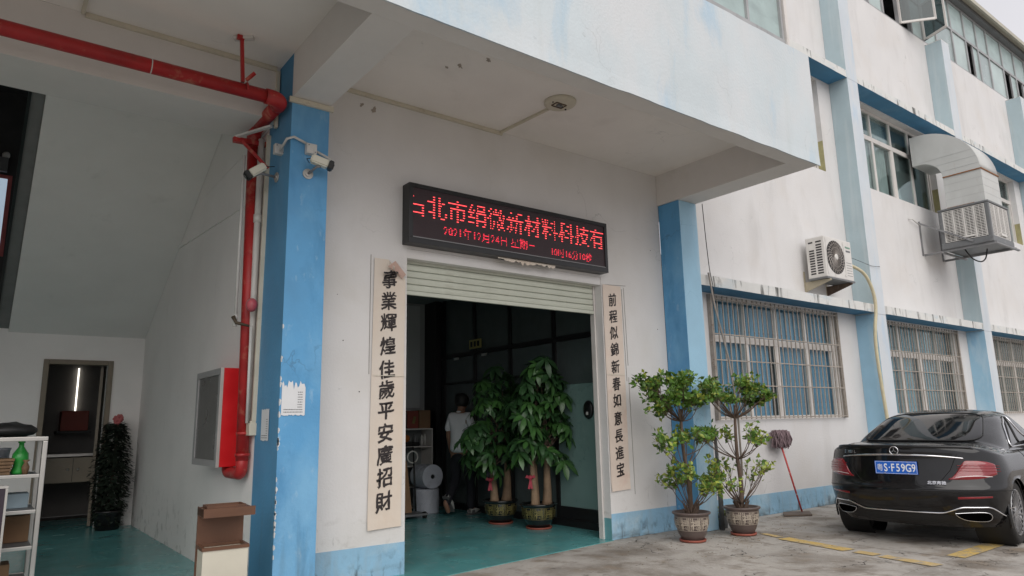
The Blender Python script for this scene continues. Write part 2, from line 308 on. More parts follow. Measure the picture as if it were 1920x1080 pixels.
def thing(name, label, cat, loc=(0, 0, 0), rz=0, group=None, rot=None):
    o = bpy.data.objects.new(name, None); C.objects.link(o); o.location = loc; o.rotation_euler = rot or (0, 0, rz); o.empty_display_size = .2
    tag(o, label, cat, group); return o
def tag(o, label=None, cat=None, group=None, kind=None):
    if label: o['label'] = label
    if cat: o['category'] = cat
    if group: o['group'] = group
    if kind: o['kind'] = kind
    return o
def inst(name, mesh, parent, loc=(0, 0, 0), rot=(0, 0, 0), sc=(1, 1, 1), mat=None):
    o = bpy.data.objects.new(name, mesh); C.objects.link(o); o.parent = parent; o.location = loc; o.rotation_euler = rot; o.scale = sc
    return o
def copy_tree(o, parent=None):
    c = o.copy(); C.objects.link(c)
    if parent: c.parent = parent
    for ch in [x for x in o.children]: copy_tree(ch, c)
    return c
def text_mesh(txt, size=1.0, ext=0, bold=0, center=True):
    cu = bpy.data.curves.new('t', 'FONT'); cu.body = txt; cu.size = size; cu.extrude = ext; cu.offset = bold
    cu.resolution_u = 4
    if center: cu.align_x = 'CENTER'; cu.align_y = 'CENTER'
    o = bpy.data.objects.new('t', cu); C.objects.link(o)
    dg = bpy.context.evaluated_depsgraph_get(); dg.update()
    me = bpy.data.meshes.new_from_object(o.evaluated_get(dg)); bpy.data.objects.remove(o); bpy.data.curves.remove(cu)
    return me
def put(me, name, m, parent, o, xd, yd, sx=1, sy=1, brush=0, kind=None, recenter=True):
    """lay a text mesh at o with its x along xd and y along yd"""
    xd = Vector(xd).normalized(); yd = Vector(yd).normalized(); n = xd.cross(yd); o = Vector(o)
    if recenter and me.vertices:
        xs = [v.co.x for v in me.vertices]; ys = [v.co.y for v in me.vertices]; cx, cy = (min(xs)+max(xs))/2, (min(ys)+max(ys))/2
    else: cx = cy = 0
    for v in me.vertices:
        x, y, z = v.co; x -= cx; y -= cy
        if brush:
            x += brush*(mnoise.noise(Vector((x*22, y*22, len(me.vertices))))*1.3 + .25*y/ max(brush, .001)*brush)
            y += brush*mnoise.noise(Vector((y*20, x*20, 7+len(me.vertices)))) + .12*x
        v.co = o + xd*x*sx + yd*y*sy + n*z
    ob = bpy.data.objects.new(name, me); C.objects.link(ob); me.materials.clear(); me.materials.append(m)
    if parent: ob.parent = parent
    if kind: ob['kind'] = kind
    return ob
def skin(name, verts, edges, radii, m, parent, sub=2):
    me = bpy.data.meshes.new(name); me.from_pydata([Vector(v) for v in verts], edges, [])
    o = bpy.data.objects.new(name, me); C.objects.link(o)
    sk = o.modifiers.new('s', 'SKIN'); sk.use_smooth_shade = True
    for i, sv in enumerate(me.skin_vertices[0].data):
        r = radii[i]; sv.radius = (r, r) if not isinstance(r, tuple) else r; sv.use_root = (i == 0)
    ss = o.modifiers.new('u', 'SUBSURF'); ss.levels = sub; ss.render_levels = sub
    dg = bpy.context.evaluated_depsgraph_get(); dg.update()
    m2 = bpy.data.meshes.new_from_object(o.evaluated_get(dg)); o.modifiers.clear(); o.data = m2; bpy.data.meshes.remove(me)
    m2.name = name; m2.materials.clear(); m2.materials.append(m); o.parent = parent
    for p in m2.polygons: p.use_smooth = True
    return o
# ================================================================== GROUND
def wob(x, y, a=.012): return a*mnoise.noise(Vector((x*3.1, y*3.1, 2)))*2
g = MB().box(-60, 90, -70, 60, -.5, -.012).build('ground', m_trim if False else M('dark_joint_earth', (.06, .055, .045), .95, var=.3, vs=9, bump=.8), None, 'structure')
def slab(x0, x1, y0, y1, n=14):
    mb = MB(); pts = []
    for i in range(n): t = i/n; pts.append((x0+(x1-x0)*t, y0))
    for i in range(n): t = i/n; pts.append((x1, y0+(y1-y0)*t))
    for i in range(n): t = i/n; pts.append((x1-(x1-x0)*t, y1))
    for i in range(n): t = i/n; pts.append((x0, y1-(y1-y0)*t))
    j = .006
    cx, cy = (x0+x1)/2, (y0+y1)/2
    P = [(x+wob(x, y, .02)-(j if x > cx else -j), y+wob(y, x, .02)-(j if y > cy else -j), -.03) for x, y in pts]
    mb.quadbox(P, (0, 0, .028+random.uniform(-.002, .001))); mb.build('concrete_slab', m_ground, g)
XS = [-60, -20, -8, 1.5, 7.33, 7.93, 12.4, 17.5, 30, 90]
YS = [-70, -30, -16, -9, -3.1, 0.02]
for i in range(len(XS)-1):
    for j in range(len(YS)-1):
        if j == len(YS)-2 and XS[i+1] > 7 and XS[i] < 12: slab(XS[i], XS[i+1], YS[j], YS[j+1], 40)
        else: slab(XS[i], XS[i+1], YS[j], YS[j+1], 20)
# parking bay paint
def strip(pts, wd, m, name='parking_line'):
    mb = MB(); P = []
    n = len(pts)
    for i in range(n):
        a = Vector((*pts[max(i-1, 0)], 0)); b = Vector((*pts[min(i+1, n-1)], 0)); d = (b-a).normalized(); nr = Vector((-d.y, d.x, 0))
        c = Vector((*pts[i], .0035)); e = .006*mnoise.noise(c*9)
        P.append((c+nr*(wd/2+e), c-nr*(wd/2-e)))
    for i in range(n-1): mb.b.faces.new([mb.b.verts.new(v) for v in (P[i][0], P[i][1], P[i+1][1], P[i+1][0])])
    return mb.build(name, m, None, 'structure')
def lin(a, b, n): return [(a[0]+(b[0]-a[0])*i/n, a[1]+(b[1]-a[1])*i/n) for i in range(n+1)]
strip(lin((7.77, -1.30), (7.57, -2.20), 14), .19, m_yellow)
strip(lin((7.55, -2.28), (7.52, -2.52), 6), .15, m_yellow2)
strip(lin((7.50, -2.58), (7.40, -3.15), 8), .16, m_yellow2)
strip(lin((7.96, -3.085), (11.8, -3.03), 20), .18, m_yellow)
strip(lin((7.8, -1.25), (7.9, -.95), 6), .09, m_yellow2)

# indoor floor (teal paint spills a little past the threshold on a slant)
mb = MB(); mb.quadbox([(-3.3, -.3, -.02), (2.0, -.46, -.02), (3.55, -.36, -.02), (6.24, -.02, -.02), (6.26, .2, -.02), (10.5, .2, -.02), (10.5, 7.6, -.02), (-3.3, 7.6, -.02)], (0, 0, .0235))
mb.build('floor', m_floor, None, 'structure')

# ================================================================== BUILDING
B = thing('factory_building', 'white factory building with blue columns, deep canopy and long window wing', 'building')
C1, C2 = (2.03, 2.39), (7.43, 7.80)
COLS = [(12.70, 13.10), (17.66, 18.08), (22.9, 23.32), (28.1, 28.5), (33.3, 33.7)]
CY = -.37
ZC, ZB = 4.82, 4.38
# entrance wall with door opening
def wall(name, m, x0, x1, z0, z1, y0=0., y1=.2, holes=()):
    """wall slab with rectangular holes, butted boxes"""
    mb = MB(); xs = sorted({x0, x1, *[h[0] for h in holes], *[h[1] for h in holes]}); 
    for a, b in zip(xs, xs[1:]):
        hh = sorted([h for h in holes if h[0] <= a+1e-6 and h[1] >= b-1e-6], key=lambda h: h[2]); z = z0
        for h in hh:
            if h[2] > z: mb.box(a, b, y0, y1, z, h[2])
            z = h[3]
        if z1 > z: mb.box(a, b, y0, y1, z, z1)
    bmesh.ops.remove_doubles(mb.b, verts=mb.b.verts, dist=1e-5)
    # drop coincident inner faces
    seen = {}
    for f in list(mb.b.faces):
        k = tuple(round(c, 4) for c in f.calc_center_median())
        if k in seen: seen[k].append(f)
        else: seen[k] = [f]
    for fs in seen.values():
        if len(fs) > 1: bmesh.ops.delete(mb.b, geom=fs, context='FACES_ONLY')
    return mb.build(name, m, B)
DX0, DX1, DZ = 3.43, 6.235, 3.22
wall('entrance_wall', m_white, 2.392, 7.428, 0, ZC+.5, holes=[(DX0, DX1, -1, DZ)])
# wing wall; windows (x0,x1,z0,z1)
G1 = [(8.40, 11.93, 1.38, 3.20), (13.50, 17.02, 1.38, 3.20), (18.75, 22.25, 1.38, 3.20), (23.9, 27.5, 1.38, 3.2), (29, 32.6, 1.38, 3.2)]
G2 = [(8.70, 12.24, 5.90, 7.76), (13.60, 17.25, 5.90, 7.76), (18.9, 22.45, 5.90, 7.76), (24.1, 27.7, 5.90, 7.76), (29.2, 32.8, 5.9, 7.76)]
wall('wing_wall', m_wing, 7.802, 36, 0, 10.38, holes=G1+G2)
wall('upper_wall', m_wing, -8, 7.80, ZC+.502, 10.38, 0, .2)
# plinth (3 mm proud)
for a, b in ((2.392, DX0), (DX1, 7.428), (7.80, 12.70), (13.1, 17.66), (18.08, 22.9), (23.32, 30)):
    MB().box(a, b-.0015 if b < 30 else b, -.004, 0, .0, .30).build('plinth', m_plinth, B)
MB().box(DX1-.003, DX1, .002, .19, 0, .25).build('plinth', M('teal_plinth', (.13, .33, .36), .6, layers=[((.2, .3, .3), (6, 6, 6), .55, .7, .5)]), B)
# columns
def column(x0, x1, z1, mf, ms, y1=-.001, nm='column', z0=0.):
    mb = MB(); mb.box(x0, x1, CY, y1, z0, z1, bev=.006)
    o = mb.build(nm, mf, B); o.data.materials.append(ms)
    for p in o.data.polygons:
        if abs(p.normal.x) > .9: p.material_index = 1
    return o
column(*C1, ZB-.002, m_blue, M('shaded_blue_side', (.085, .27, .46), .6, var=.1, vs=2, layers=[((.16, .33, .50), (2, 2, .6), .52, .72, .6), ((.12, .16, .16), (10, 10, .7), .56, .75, .6, 1.2, .1), ((.5, .6, .68), (20, 20, 14), .74, .77, .6)], bump=.25, bs=30), y1=.25)  # side face gets a darker copy of the blue, with its shade painted in
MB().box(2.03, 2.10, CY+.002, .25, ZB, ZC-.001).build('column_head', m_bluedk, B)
column(*C2, ZB-.002, m_col2, m_blue)
o = column(7.43, 7.80, 10.27, m_colfront, m_blueup, z0=ZC+.6)
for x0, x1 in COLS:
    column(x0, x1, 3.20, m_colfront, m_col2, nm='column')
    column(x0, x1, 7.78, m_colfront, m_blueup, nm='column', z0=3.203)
    column(x0, x1, 10.27, m_colfront, m_blueup, nm='column', z0=7.783)
    MB().box(x0+.002, x1-.002, CY+.003, -.001, 10.271, 10.285).build('column_cap', m_fin, B)
# fins (concrete eyebrow slabs)
ed = [(7.80, 12.70)] + [(COLS[i][1], COLS[i+1][0]) for i in range(4)]
for a, b in ed:
    for z0, z1 in ((3.225, 3.375), (7.79, 7.94)):
        n = 26; mb = MB()
        P = [(a+.002+(b-a-.004)*i/n, CY+.004+.004*mnoise.noise(Vector((i*.9, z0, a))), z0+.006*mnoise.noise(Vector((i*1.3, a, z0)))) for i in range(n+1)]
        T = [(p[0], p[1]+.002, z1+.006*mnoise.noise(Vector((i*1.7, a, z1)))) for i, p in enumerate(P)]
        vb = [mb.b.verts.new(p) for p in P]; vt = [mb.b.verts.new(p) for p in T]
        wb = [mb.b.verts.new((p[0], -.002, z0)) for p in P]; wt = [mb.b.verts.new((p[0], -.002, z1+.02)) for p in P]
        under = []
        for i in range(n):
            mb.b.faces.new((vb[i], vb[i+1], vt[i+1], vt[i])); mb.b.faces.new((vt[i], vt[i+1], wt[i+1], wt[i]))
            mb.b.faces.new((wb[i+1], wb[i], wt[i], wt[i+1])); under.append(mb.b.faces.new((wb[i], wb[i+1], vb[i+1], vb[i])))
        mb.b.faces.new((vb[0], vt[0], wt[0], wb[0])); mb.b.faces.new((vb[n], wb[n], wt[n], vt[n]))
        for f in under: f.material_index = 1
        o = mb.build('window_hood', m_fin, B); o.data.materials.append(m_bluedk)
# canopy: ceiling, beams, fascia
FY, IY, EX, EIX = -2.22, -2.0, 7.80, 7.36
MB().box(-8, EX, FY+.02, -.001, ZC, ZC+.5).build('canopy_ceiling', m_ceil, B)
m_beam = M('canopy_beam_paint', (.66, .635, .61), .8, var=.03, layers=[((.5, .45, .40), (1.5, 1.5, 1.5), .58, .8, .3)], bump=.12, bs=40)
MB().box(-8, EX, FY+.02, IY, ZB, ZC-.001).build('canopy_beam', m_beam, B)
MB().box(C1[0], C1[1], IY+.001, CY, ZB, ZC-.001).build('canopy_beam', m_beam, B)
MB().box(2.105, C1[1], CY+.002, -.002, ZB, ZC-.001).build('canopy_beam', m_beam, B)
MB().box(EIX+.05, EX, IY+.001, -.002, ZB, ZC-.001).build('canopy_beam', m_beam, B)
MB().box(-5, 2.028, .0, .62, 4.29, ZC-.001).build('stairwell_beam', m_beam, B)
# fascia with ragged lower lip
mb = MB(); n = 120; x0, x1 = -8., EX+.0
V = []
for i in range(n+1):
    x = x0+(x1-x0)*i/n; e = .010*mnoise.noise(Vector((x*2.7, 0, 3)))+.006*mnoise.noise(Vector((x*11, 0, 3)))
    V.append([mb.b.verts.new(p) for p in ((x, FY+.018, ZB-.012+e), (x, FY-.006, ZB-.018+e), (x, FY, ZB+.12), (x, FY, 5.80+e*.8), (x, FY+.16, 5.82+e*.8), (x, FY+.16, 5.4))])
for i in range(n):
    for k in range(5): mb.b.faces.new((V[i][k], V[i+1][k], V[i+1][k+1], V[i][k+1]))
mb.b.faces.new(V[n]); mb.b.faces.new(V[0][::-1])
mb.build('canopy_fascia', m_fascia, B)
MB().box(EX-.02, EX, FY+.165, -.002, ZC+.502, 5.8).build('canopy_end_wall', m_fascia, B)
MB().box(-8, EX-.025, FY+.165, -.002, ZC+.502, ZC+.6).build('balcony_floor', m_ceil, B)
def peel(c, xd, yd, r, s):
    mb = MB(); random.seed(s); xd = Vector(xd); yd = Vector(yd); n_ = 12
    mb.poly([Vector(c)+xd*r*cos(2*pi*i/n_)*random.uniform(.5, 1.3)+yd*r*.55*sin(2*pi*i/n_)*random.uniform(.3, 1.3) for i in range(n_)])
    mb.build('peeled_paint', M('bare_render', (.33, .29, .25), .9, var=.2), B)
for c, r, s in (((3.58, -1.30, ZC-.002), .045, 1), ((3.42, -1.05, ZC-.002), .05, 2), ((3.33, -.95, ZC-.002), .03, 3)): peel(c, (.8, .6, 0), (-.6, .8, 0), r, s)
for c, r, s in (((3.02, -.003, 4.66), .05, 4), ((2.88, -.003, 4.68), .03, 5)): peel(c, (.6, 0, .8), (.8, 0, -.6), r, s)
random.seed(12); mb = MB()
for i in range(26):
    z = random.choice((random.uniform(.3, 1.3), random.uniform(.3, 2.3))); r = random.uniform(.006, .020) if i else .02; n_ = 7
    for ax in (0, 1):
        P = []
        for q in range(n_):
            a = -pi/2+pi*q/(n_-1); d_ = r*cos(a)*random.uniform(.4, 1)+.0005; P.append((2.0285, CY+.0062+d_-.006, z+r*1.5*sin(a)) if ax else (2.036+d_-.006, CY-.0015, z+r*1.5*sin(a)))
        mb.poly(P)
mb.build('chipped_corner', M('bare_white_plaster', (.62, .62, .60), .9), B, 'stuff')
mb = MB()
for i in range(7):
    x, z = random.choice(((random.uniform(2.5, 3.0), random.uniform(.5, 3.8)), (random.uniform(6.7, 7.35), random.uniform(.4, 3.8)))); r = random.uniform(.004, .009)
    mb.poly([(x+r*cos(2*pi*q/8), -.0025, z+r*sin(2*pi*q/8)) for q in range(8)])
mb.build('drill_holes', m_cable, B, 'stuff')
# upper enclosed balcony windows on the fascia
W = thing('x', '', ''); bpy.data.objects.remove(W)
def part(name, parent=B):
    o = bpy.data.objects.new(name, None); C.objects.link(o); o.parent = parent; return o
bw = part('balcony_window')
MB().box(-8, 7.40, FY+.05, FY+.12, 5.83, 5.90).build('frame', m_alu, bw)
MB().box(-8, 7.40, FY+.05, FY+.12, 7.35, 7.42).build('frame', m_alu, bw)
xs = [7.36, 6.65, 5.9, 5.15, 4.4, 3.65, 2.9, 2.15, 1.4]
for x in xs: MB().box(x-.02, x+.02, FY+.05, FY+.12, 5.901, 7.349).build('mullion', m_alu, bw)
for a, b in zip(xs[1:], xs): MB().box(a+.021, b-.021, FY+.082, FY+.088, 5.901, 7.349).build('pane', m_film, bw)
MB().box(7.40, 7.46, FY+.03, FY+.13, 5.83, 7.42).build('corner_post', m_frame, bw)
MB().box(7.405, 7.455, FY+.135, -.1, 5.83, 5.9).build('frame', m_frame, bw)
MB().box(7.425, 7.435, FY+.135, -.1, 5.902, 7.35).build('pane', m_film, bw)
MB().box(-8, 7.55, FY-.05, -.002, 7.43, 7.55).build('balcony_roof', m_fin, B)

# windows -----------------------------------------------------------
def curtain(x0, x1, z0, z1, y, m, par, amp=.025, per=.09):
    mb = MB(); n = int((x1-x0)/per*6)
    ph = random.random()*9
    mb.grid(lambda u, v: Vector((x0+(x1-x0)*u, y+amp*sin(u*(x1-x0)/per*2*pi+ph+1.5*mnoise.noise(Vector((u*9, ph, 0))))*(.6+.4*v), z0+(z1-z0)*v)), n, 3)
    return mb.build('curtain', m, par)
def window(x0, x1, z0, z1, zt, y=.10, fm=m_frame, mull=None, pane=m_pane, top=4, curt=None, open_top=None, cy=.3):
    w_ = part('window'); f = .055
    def bx(n_, *a, m=fm, bev=.003):
        return MB().box(*a, bev=bev).build(n_, m, w_)
    bx('frame', x0, x1, y, y+.07, z0, z0+f); bx('frame', x0, x1, y, y+.07, z1-f, z1)
    bx('frame', x0, x0+f, y+.001, y+.069, z0+f, z1-f); bx('frame', x1-f, x1, y+.001, y+.069, z0+f, z1-f)
    bx('transom', x0+f, x1-f, y, y+.07, zt, zt+.10)
    xs = [x0+f+(x1-x0-2*f)*i/4 for i in range(5)]
    for i in (1, 2, 3):
        wd = .05 if i == 2 else .03
        bx('mullion', xs[i]-wd, xs[i]+wd, y+.002, y+.068, z0+f, zt); bx('mullion', xs[i]-.02, xs[i]+.02, y+.002, y+.068, zt+.10, z1-f)
    for i in range(4):
        a, b = xs[i], xs[i+1]; yy = y+.018+(.024 if i % 2 else 0)
        MB().box(a+.03, b-.03, yy, yy+.005, z0+f+.003, zt-.003).build('pane', pane, w_)
        MB().box(a+.022, b-.022, y+.03, y+.035, zt+.103, z1-f-.003).build('pane', pane if open_top != i else m_pane_dk, w_)
        if i in (1, 3):   # sliding sash stiles
            bx('sash', a+.031, a+.075, y+.012, y+.05, z0+f+.002, zt-.002, bev=.002); bx('sash', b-.075, b-.031, y+.012, y+.05, z0+f+.002, zt-.002, bev=.002)
    if curt:
        for i in range(4):
            g_ = .0 if i != 1 else .12
            curtain(xs[i]+.01, xs[i+1]-.01-g_, z0+.03, zt+.02, y+.12, curt, w_)
            curtain(xs[i]+.01, xs[i+1]-.01, zt+.03, z1, y+.13, curt, w_, per=.11)
    return w_
# dark rooms behind the wing windows
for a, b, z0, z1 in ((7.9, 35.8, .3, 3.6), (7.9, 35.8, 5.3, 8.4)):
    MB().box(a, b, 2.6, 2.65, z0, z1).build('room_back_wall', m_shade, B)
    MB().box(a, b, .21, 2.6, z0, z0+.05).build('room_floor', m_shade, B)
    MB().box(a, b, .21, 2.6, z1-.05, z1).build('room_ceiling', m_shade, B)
for i, (x0, x1, z0, z1) in enumerate(G1): window(x0, x1, z0, z1, 2.52, y=.03, curt=m_curt if i == 0 else M('grey_blue_curtain', (.17, .33, .42), .85, var=.15, layers=[((.28, .42, .47), (6, 6, .6), .5, .7, .5)]) if i == 1 else m_curtg)
for i, (x0, x1, z0, z1) in enumerate(G2): window(x0, x1, z0, z1, 7.08, y=.13, curt=m_curtg if i > 0 else None, open_top=3 if i == 1 else None)
# ochre-stained lower reveals
for x0, x1, z0, z1 in G2[:4]:
    MB().box(x1-.004, x1-.001, .003, .128, z0+.002, z0+.62).build('reveal_stain', M('ochre_primer', (.34, .31, .16), .8, var=.2, vs=6), B)
# grilles
barm = MB().box(-.0075, .0075, -.0075, .0075, 0, 1.80).mesh('bar')
barm.materials.append(m_bar)
for k, (x0, x1, z0, z1) in enumerate(G1[:4]):
    gr = part('window_grille'); n = 29
    for i in range(n):
        inst('bar', barm, gr, (x0+.02+(x1-x0-.04)*i/(n-1), -.055, z0+.01), (random.uniform(-.004, .004), random.uniform(-.006, .006), 0))
    for z in (z0+.03, z0+.50, z0+.86, z0+1.24, z0+1.76):
        MB().box(x0-.02, x1+.02, -.066, -.044, z-.008, z+.008).build('rail', m_bar, gr)
    for x in (x0-.012, x1+.012): MB().box(x-.012, x+.012, -.067, -.002, z0, z0+1.82).build('side_bar', m_bar, gr)

# third floor glazing
z0, zt, z1 = 10.40, 11.40, 12.32
tf = part('top_floor_window')
MB().box(13.2, 36, .02, .09, 10.381, 10.44).build('frame', m_alu, tf); MB().box(13.2, 36, .02, .09, zt, zt+.07).build('frame', m_alu, tf); MB().box(13.2, 36, .02, .09, z1-.06, z1).build('frame', m_alu, tf)
xs = [13.3, 14.2, 14.95, 15.65, 16.46, 17.1, 17.74, 18.55, 19.63, 20.55, 21.4, 22.2, 23.29, 24.33, 25.3, 26.3, 27.3, 28.3, 29.3, 30.3, 31.3]
openx = {3, 4, 5, 9, 12, 13}
for x in xs: MB().box(x-.035, x+.035, .015, .095, 10.442, zt-.001).build('mullion', m_alu, tf); MB().box(x-.03, x+.03, .015, .095, zt+.071, z1-.061).build('mullion', m_alu, tf)
for i, (a, b) in enumerate(zip(xs, xs[1:])):
    MB().box(a+.032, b-.032, .05, .056, zt+.072, z1-.062).build('pane', m_pane_dk if i in (3, 4) else m_film, tf)
    if i in openx and i > 5: b = a+(b-a)*.55; MB().box(b-.02, b+.03, .03, .07, 10.442, zt-.001).build('sash', m_alu, tf); a, b = b+.03, xs[i+1]
    if i in (3, 4): continue
    MB().box(a+.036, b-.036, .05, .056, 10.442, zt-.002).build('pane', (m_film, M('frosted_film_grey', (.30, .36, .36), .25, var=.2, vs=1.2, bump=.05), M('frosted_film_pale', (.42, .50, .49), .4, var=.15, vs=1.5, bump=.05))[(i*7) % 3] if i != 0 else m_pane, tf)
def casement(hx, ang, wd, zz0=10.47, zz1=11.39):
    cs = part('open_casement', tf); d = Vector((cos(ang), -sin(ang), 0)); p = Vector((hx, -.002, 0))
    for a, b in (((0), (wd)),):
        pass
    q = p+d*wd; up = Vector((0, 0, 1))
    mb = MB()
    for z in (zz0, zz1): mb.bar(p+up*z, q+up*z, .04, .05)
    for r in (p, q): mb.bar(r+up*(zz0-.02), r+up*(zz1+.02), .04, .04)
    o = mb.build('casement_frame', m_frame, tf); bpy.data.objects.remove(cs)
    o2 = MB().bar(p+d*.03+up*(zz0+zz1)/2, q-d*.03+up*(zz0+zz1)/2, .006, zz1-zz0-.06).build('casement_pane', m_pane_dk, tf)
casement(16.46, rad(50), .74, 10.47, 11.38); casement(17.74, rad(112), .62)
MB().tube([(17.70, .0, 10.42), (17.86, -.46, 10.62)], .015, 8).build('window_stay', m_grey, tf)
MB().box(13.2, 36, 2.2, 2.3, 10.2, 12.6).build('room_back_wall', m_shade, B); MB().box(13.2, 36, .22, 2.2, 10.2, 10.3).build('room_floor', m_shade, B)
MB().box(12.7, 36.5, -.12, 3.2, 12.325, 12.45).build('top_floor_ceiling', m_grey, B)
MB().box(12.5, 36.8, -.24, 3.3, 12.452, 12.50).build('roof_slab', m_roof, B)
MB().box(12.5, 36.8, -.30, -.241, 12.38, 12.50).build('gutter', m_roof, B)
for x in (19.5, 25.5): MB().tube([(x, -.27, 12.38), (x, -.10, 12.31)], .03, 8).build('roof_bracket', m_grey, B)
MB().box(-8, 12.68, .0, 3, 10.38, 10.5).build('roof_slab', m_roof, B)

# ================================================================== STAIRWELL (left bay)
SX = 2.033
MB().box(SX, 2.38, .255, 6.0, 0, 4.288).build('stairwell_side_wall', m_stair, B)
MB().box(SX, 2.38, .625, 6.0, 4.292, 7).build('stairwell_side_wall', m_stair, B)
MB().box(-5.0, -4.8, 0, 7.5, 0, 7).build('stairwell_side_wall', m_stair, B)
MB().box(2.392-.012, 2.392-.002, .255, .6, 3.7, 3.75).build('wall_patch', m_stair, B)
# back wall with the doorway
DB = (.79, 1.55, 0, 2.39)
def backwall():
    mb = MB(); mb.box(-4.8, DB[0], 6.0, 6.15, 0, 2.95); mb.box(DB[1], SX+.3, 6.0, 6.15, 0, 2.95); mb.box(DB[0], DB[1], 6.0, 6.15, DB[3], 2.95)
    return mb.build('stairwell_back_wall', m_stair, B)
backwall()
# sloping stair soffit (a solid flight), rises toward the front
def szz(y): return 2.83+.52*(6-y)
mb = MB(); mb.quadbox([(.26, 6.05, szz(6.05)), (.26, .64, szz(.64)), (.26, .64, szz(.64)+.34), (.26, 6.05, szz(6.05)+.34)], (SX-.263, 0, 0)); mb.build('stair_flight', m_stair, B)
mb = MB(); mb.bar((.10, 6.0, szz(6.0)+.06), (.13, .7, szz(.7)+.06), .03, .06); mb.build('stair_rail', m_cable, B)
mb = MB(); mb.quadbox([(.12, 6.04, szz(6.04)+.05), (.14, .65, szz(.65)+.05), (.258, .65, szz(.65)+.05), (.258, 6.04, szz(6.04)+.05)], (0, 0, .2)); mb.build('stair_string', M('shaded_stair_string', (.20, .20, .195), .8), B)  # recess shade is put into this darker grey
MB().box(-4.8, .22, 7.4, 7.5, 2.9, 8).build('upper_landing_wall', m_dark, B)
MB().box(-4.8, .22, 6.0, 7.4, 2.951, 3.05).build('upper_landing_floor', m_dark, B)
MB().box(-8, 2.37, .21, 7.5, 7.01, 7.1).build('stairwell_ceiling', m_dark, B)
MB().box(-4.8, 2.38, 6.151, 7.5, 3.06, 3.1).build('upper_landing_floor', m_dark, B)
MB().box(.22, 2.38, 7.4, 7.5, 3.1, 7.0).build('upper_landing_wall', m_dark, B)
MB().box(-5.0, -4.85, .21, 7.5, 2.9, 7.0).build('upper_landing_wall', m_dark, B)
# kitchenette seen through the doorway
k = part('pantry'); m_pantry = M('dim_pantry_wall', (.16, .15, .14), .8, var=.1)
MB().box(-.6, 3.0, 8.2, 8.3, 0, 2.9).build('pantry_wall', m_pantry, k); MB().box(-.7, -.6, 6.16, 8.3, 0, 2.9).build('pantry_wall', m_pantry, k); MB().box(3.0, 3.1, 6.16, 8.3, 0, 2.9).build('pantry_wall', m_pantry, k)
MB().box(-.6, 3.0, 6.16, 8.2, 2.9, 3).build('pantry_ceiling', m_pantry, k)
mb = MB()
for a, b, z0_, z1_ in ((DB[0]-.07, DB[0], 0, DB[3]+.07), (DB[1], DB[1]+.07, 0, DB[3]+.07)): mb.box(a, b, 5.97, 6.16, z0_, z1_, bev=.008)
mb.box(DB[0], DB[1], 5.97, 6.16, DB[3], DB[3]+.07, bev=.008); mb.build('door_frame', m_doorf, B)
mb = MB(); mb.bar((1.50, 6.2, 1.2), (1.62, 6.85, 1.2), .04, 2.36); mb.build('open_door_leaf', m_doorf, B)
cb = thing('counter_cabinet', 'beige counter cabinet with a pair of round handled doors seen through the brown doorway', 'cabinet', (1.2, 7.0, 0))
MB().box(-.9, .6, 0, .55, .62, 1.0).build('cabinet_front', m_counter, cb); MB().box(-.9, .62, -.03, .57, 1.02, 1.06).build('worktop', m_steel, cb)
for x in (.04, .18): MB().ball((x, -.02, .82), .022, seg=10).build('handle', m_steel, cb)
for x in (-.62, .11, .55): MB().box(x-.003, x+.003, -.004, 0, .63, .99).build('door_gap', m_cable, cb)
for x in (-.85, .55): MB().box(x-.03, x+.03, .02, .5, 0, .62).build('leg', m_grey, cb)
o = MB().box(1.37, 1.39, 8.15, 8.19, 1.75, 2.50).build('window_light_strip', m_daystrip, None); tag(o, 'narrow bright strip of daylight in the dark pantry wall, above the red carton', 'window strip')
o = MB().box(1.15, 1.55, 7.75, 8.1, 1.42, 1.75, bev=.01).build('carton', M('dull_red_carton', (.22, .05, .035), .7), None); tag(o, 'dull red carton standing behind the counter cabinet in the dark pantry', 'carton')
MB().box(1.1, 1.6, 7.7, 8.19, 1.38, 1.415).build('pantry_shelf', m_dark, k)
# pink-framed window far up the stairwell
sw = thing('stairwell_window', 'small pink framed window high in the dark stairwell behind the stair edge', 'window', (-.50, 7.38, 4.2))
mb = MB(); mb.box(0, .6, -.03, 0, 0, .06); mb.box(0, .6, -.03, 0, 1.3, 1.36); mb.box(0, .06, -.03, 0, .06, 1.3); mb.box(.54, .6, -.03, 0, .06, 1.3); mb.build('frame', m_pink, sw)
MB().box(.06, .54, -.015, -.01, .06, 1.3).build('pane', M('dim_daylit_pane', (.35, .42, .5), .3, emit=((.6, .75, .9), .35)), sw)
el = thing('emergency_lamp', 'small emergency lamp box with twin round heads on the dark stairwell wall', 'lamp', (-.1, 7.3, 5.7))
MB().box(-.12, .12, -.08, 0, -.12, .12, bev=.01).build('box', m_grey, el)
for x in (-.08, .08): MB().lathe([(.02, -.1), (.055, -.06), (.055, 0)], 14, (x, 0, .17), 'Y').build('lamp_head', m_pvc, el)
# wall side line trims in stairwell
MB().bar((2.024, .92, 3.70), (2.024, 4.05, 3.90), .016, .05).build('cable_trunking', m_stair, B)

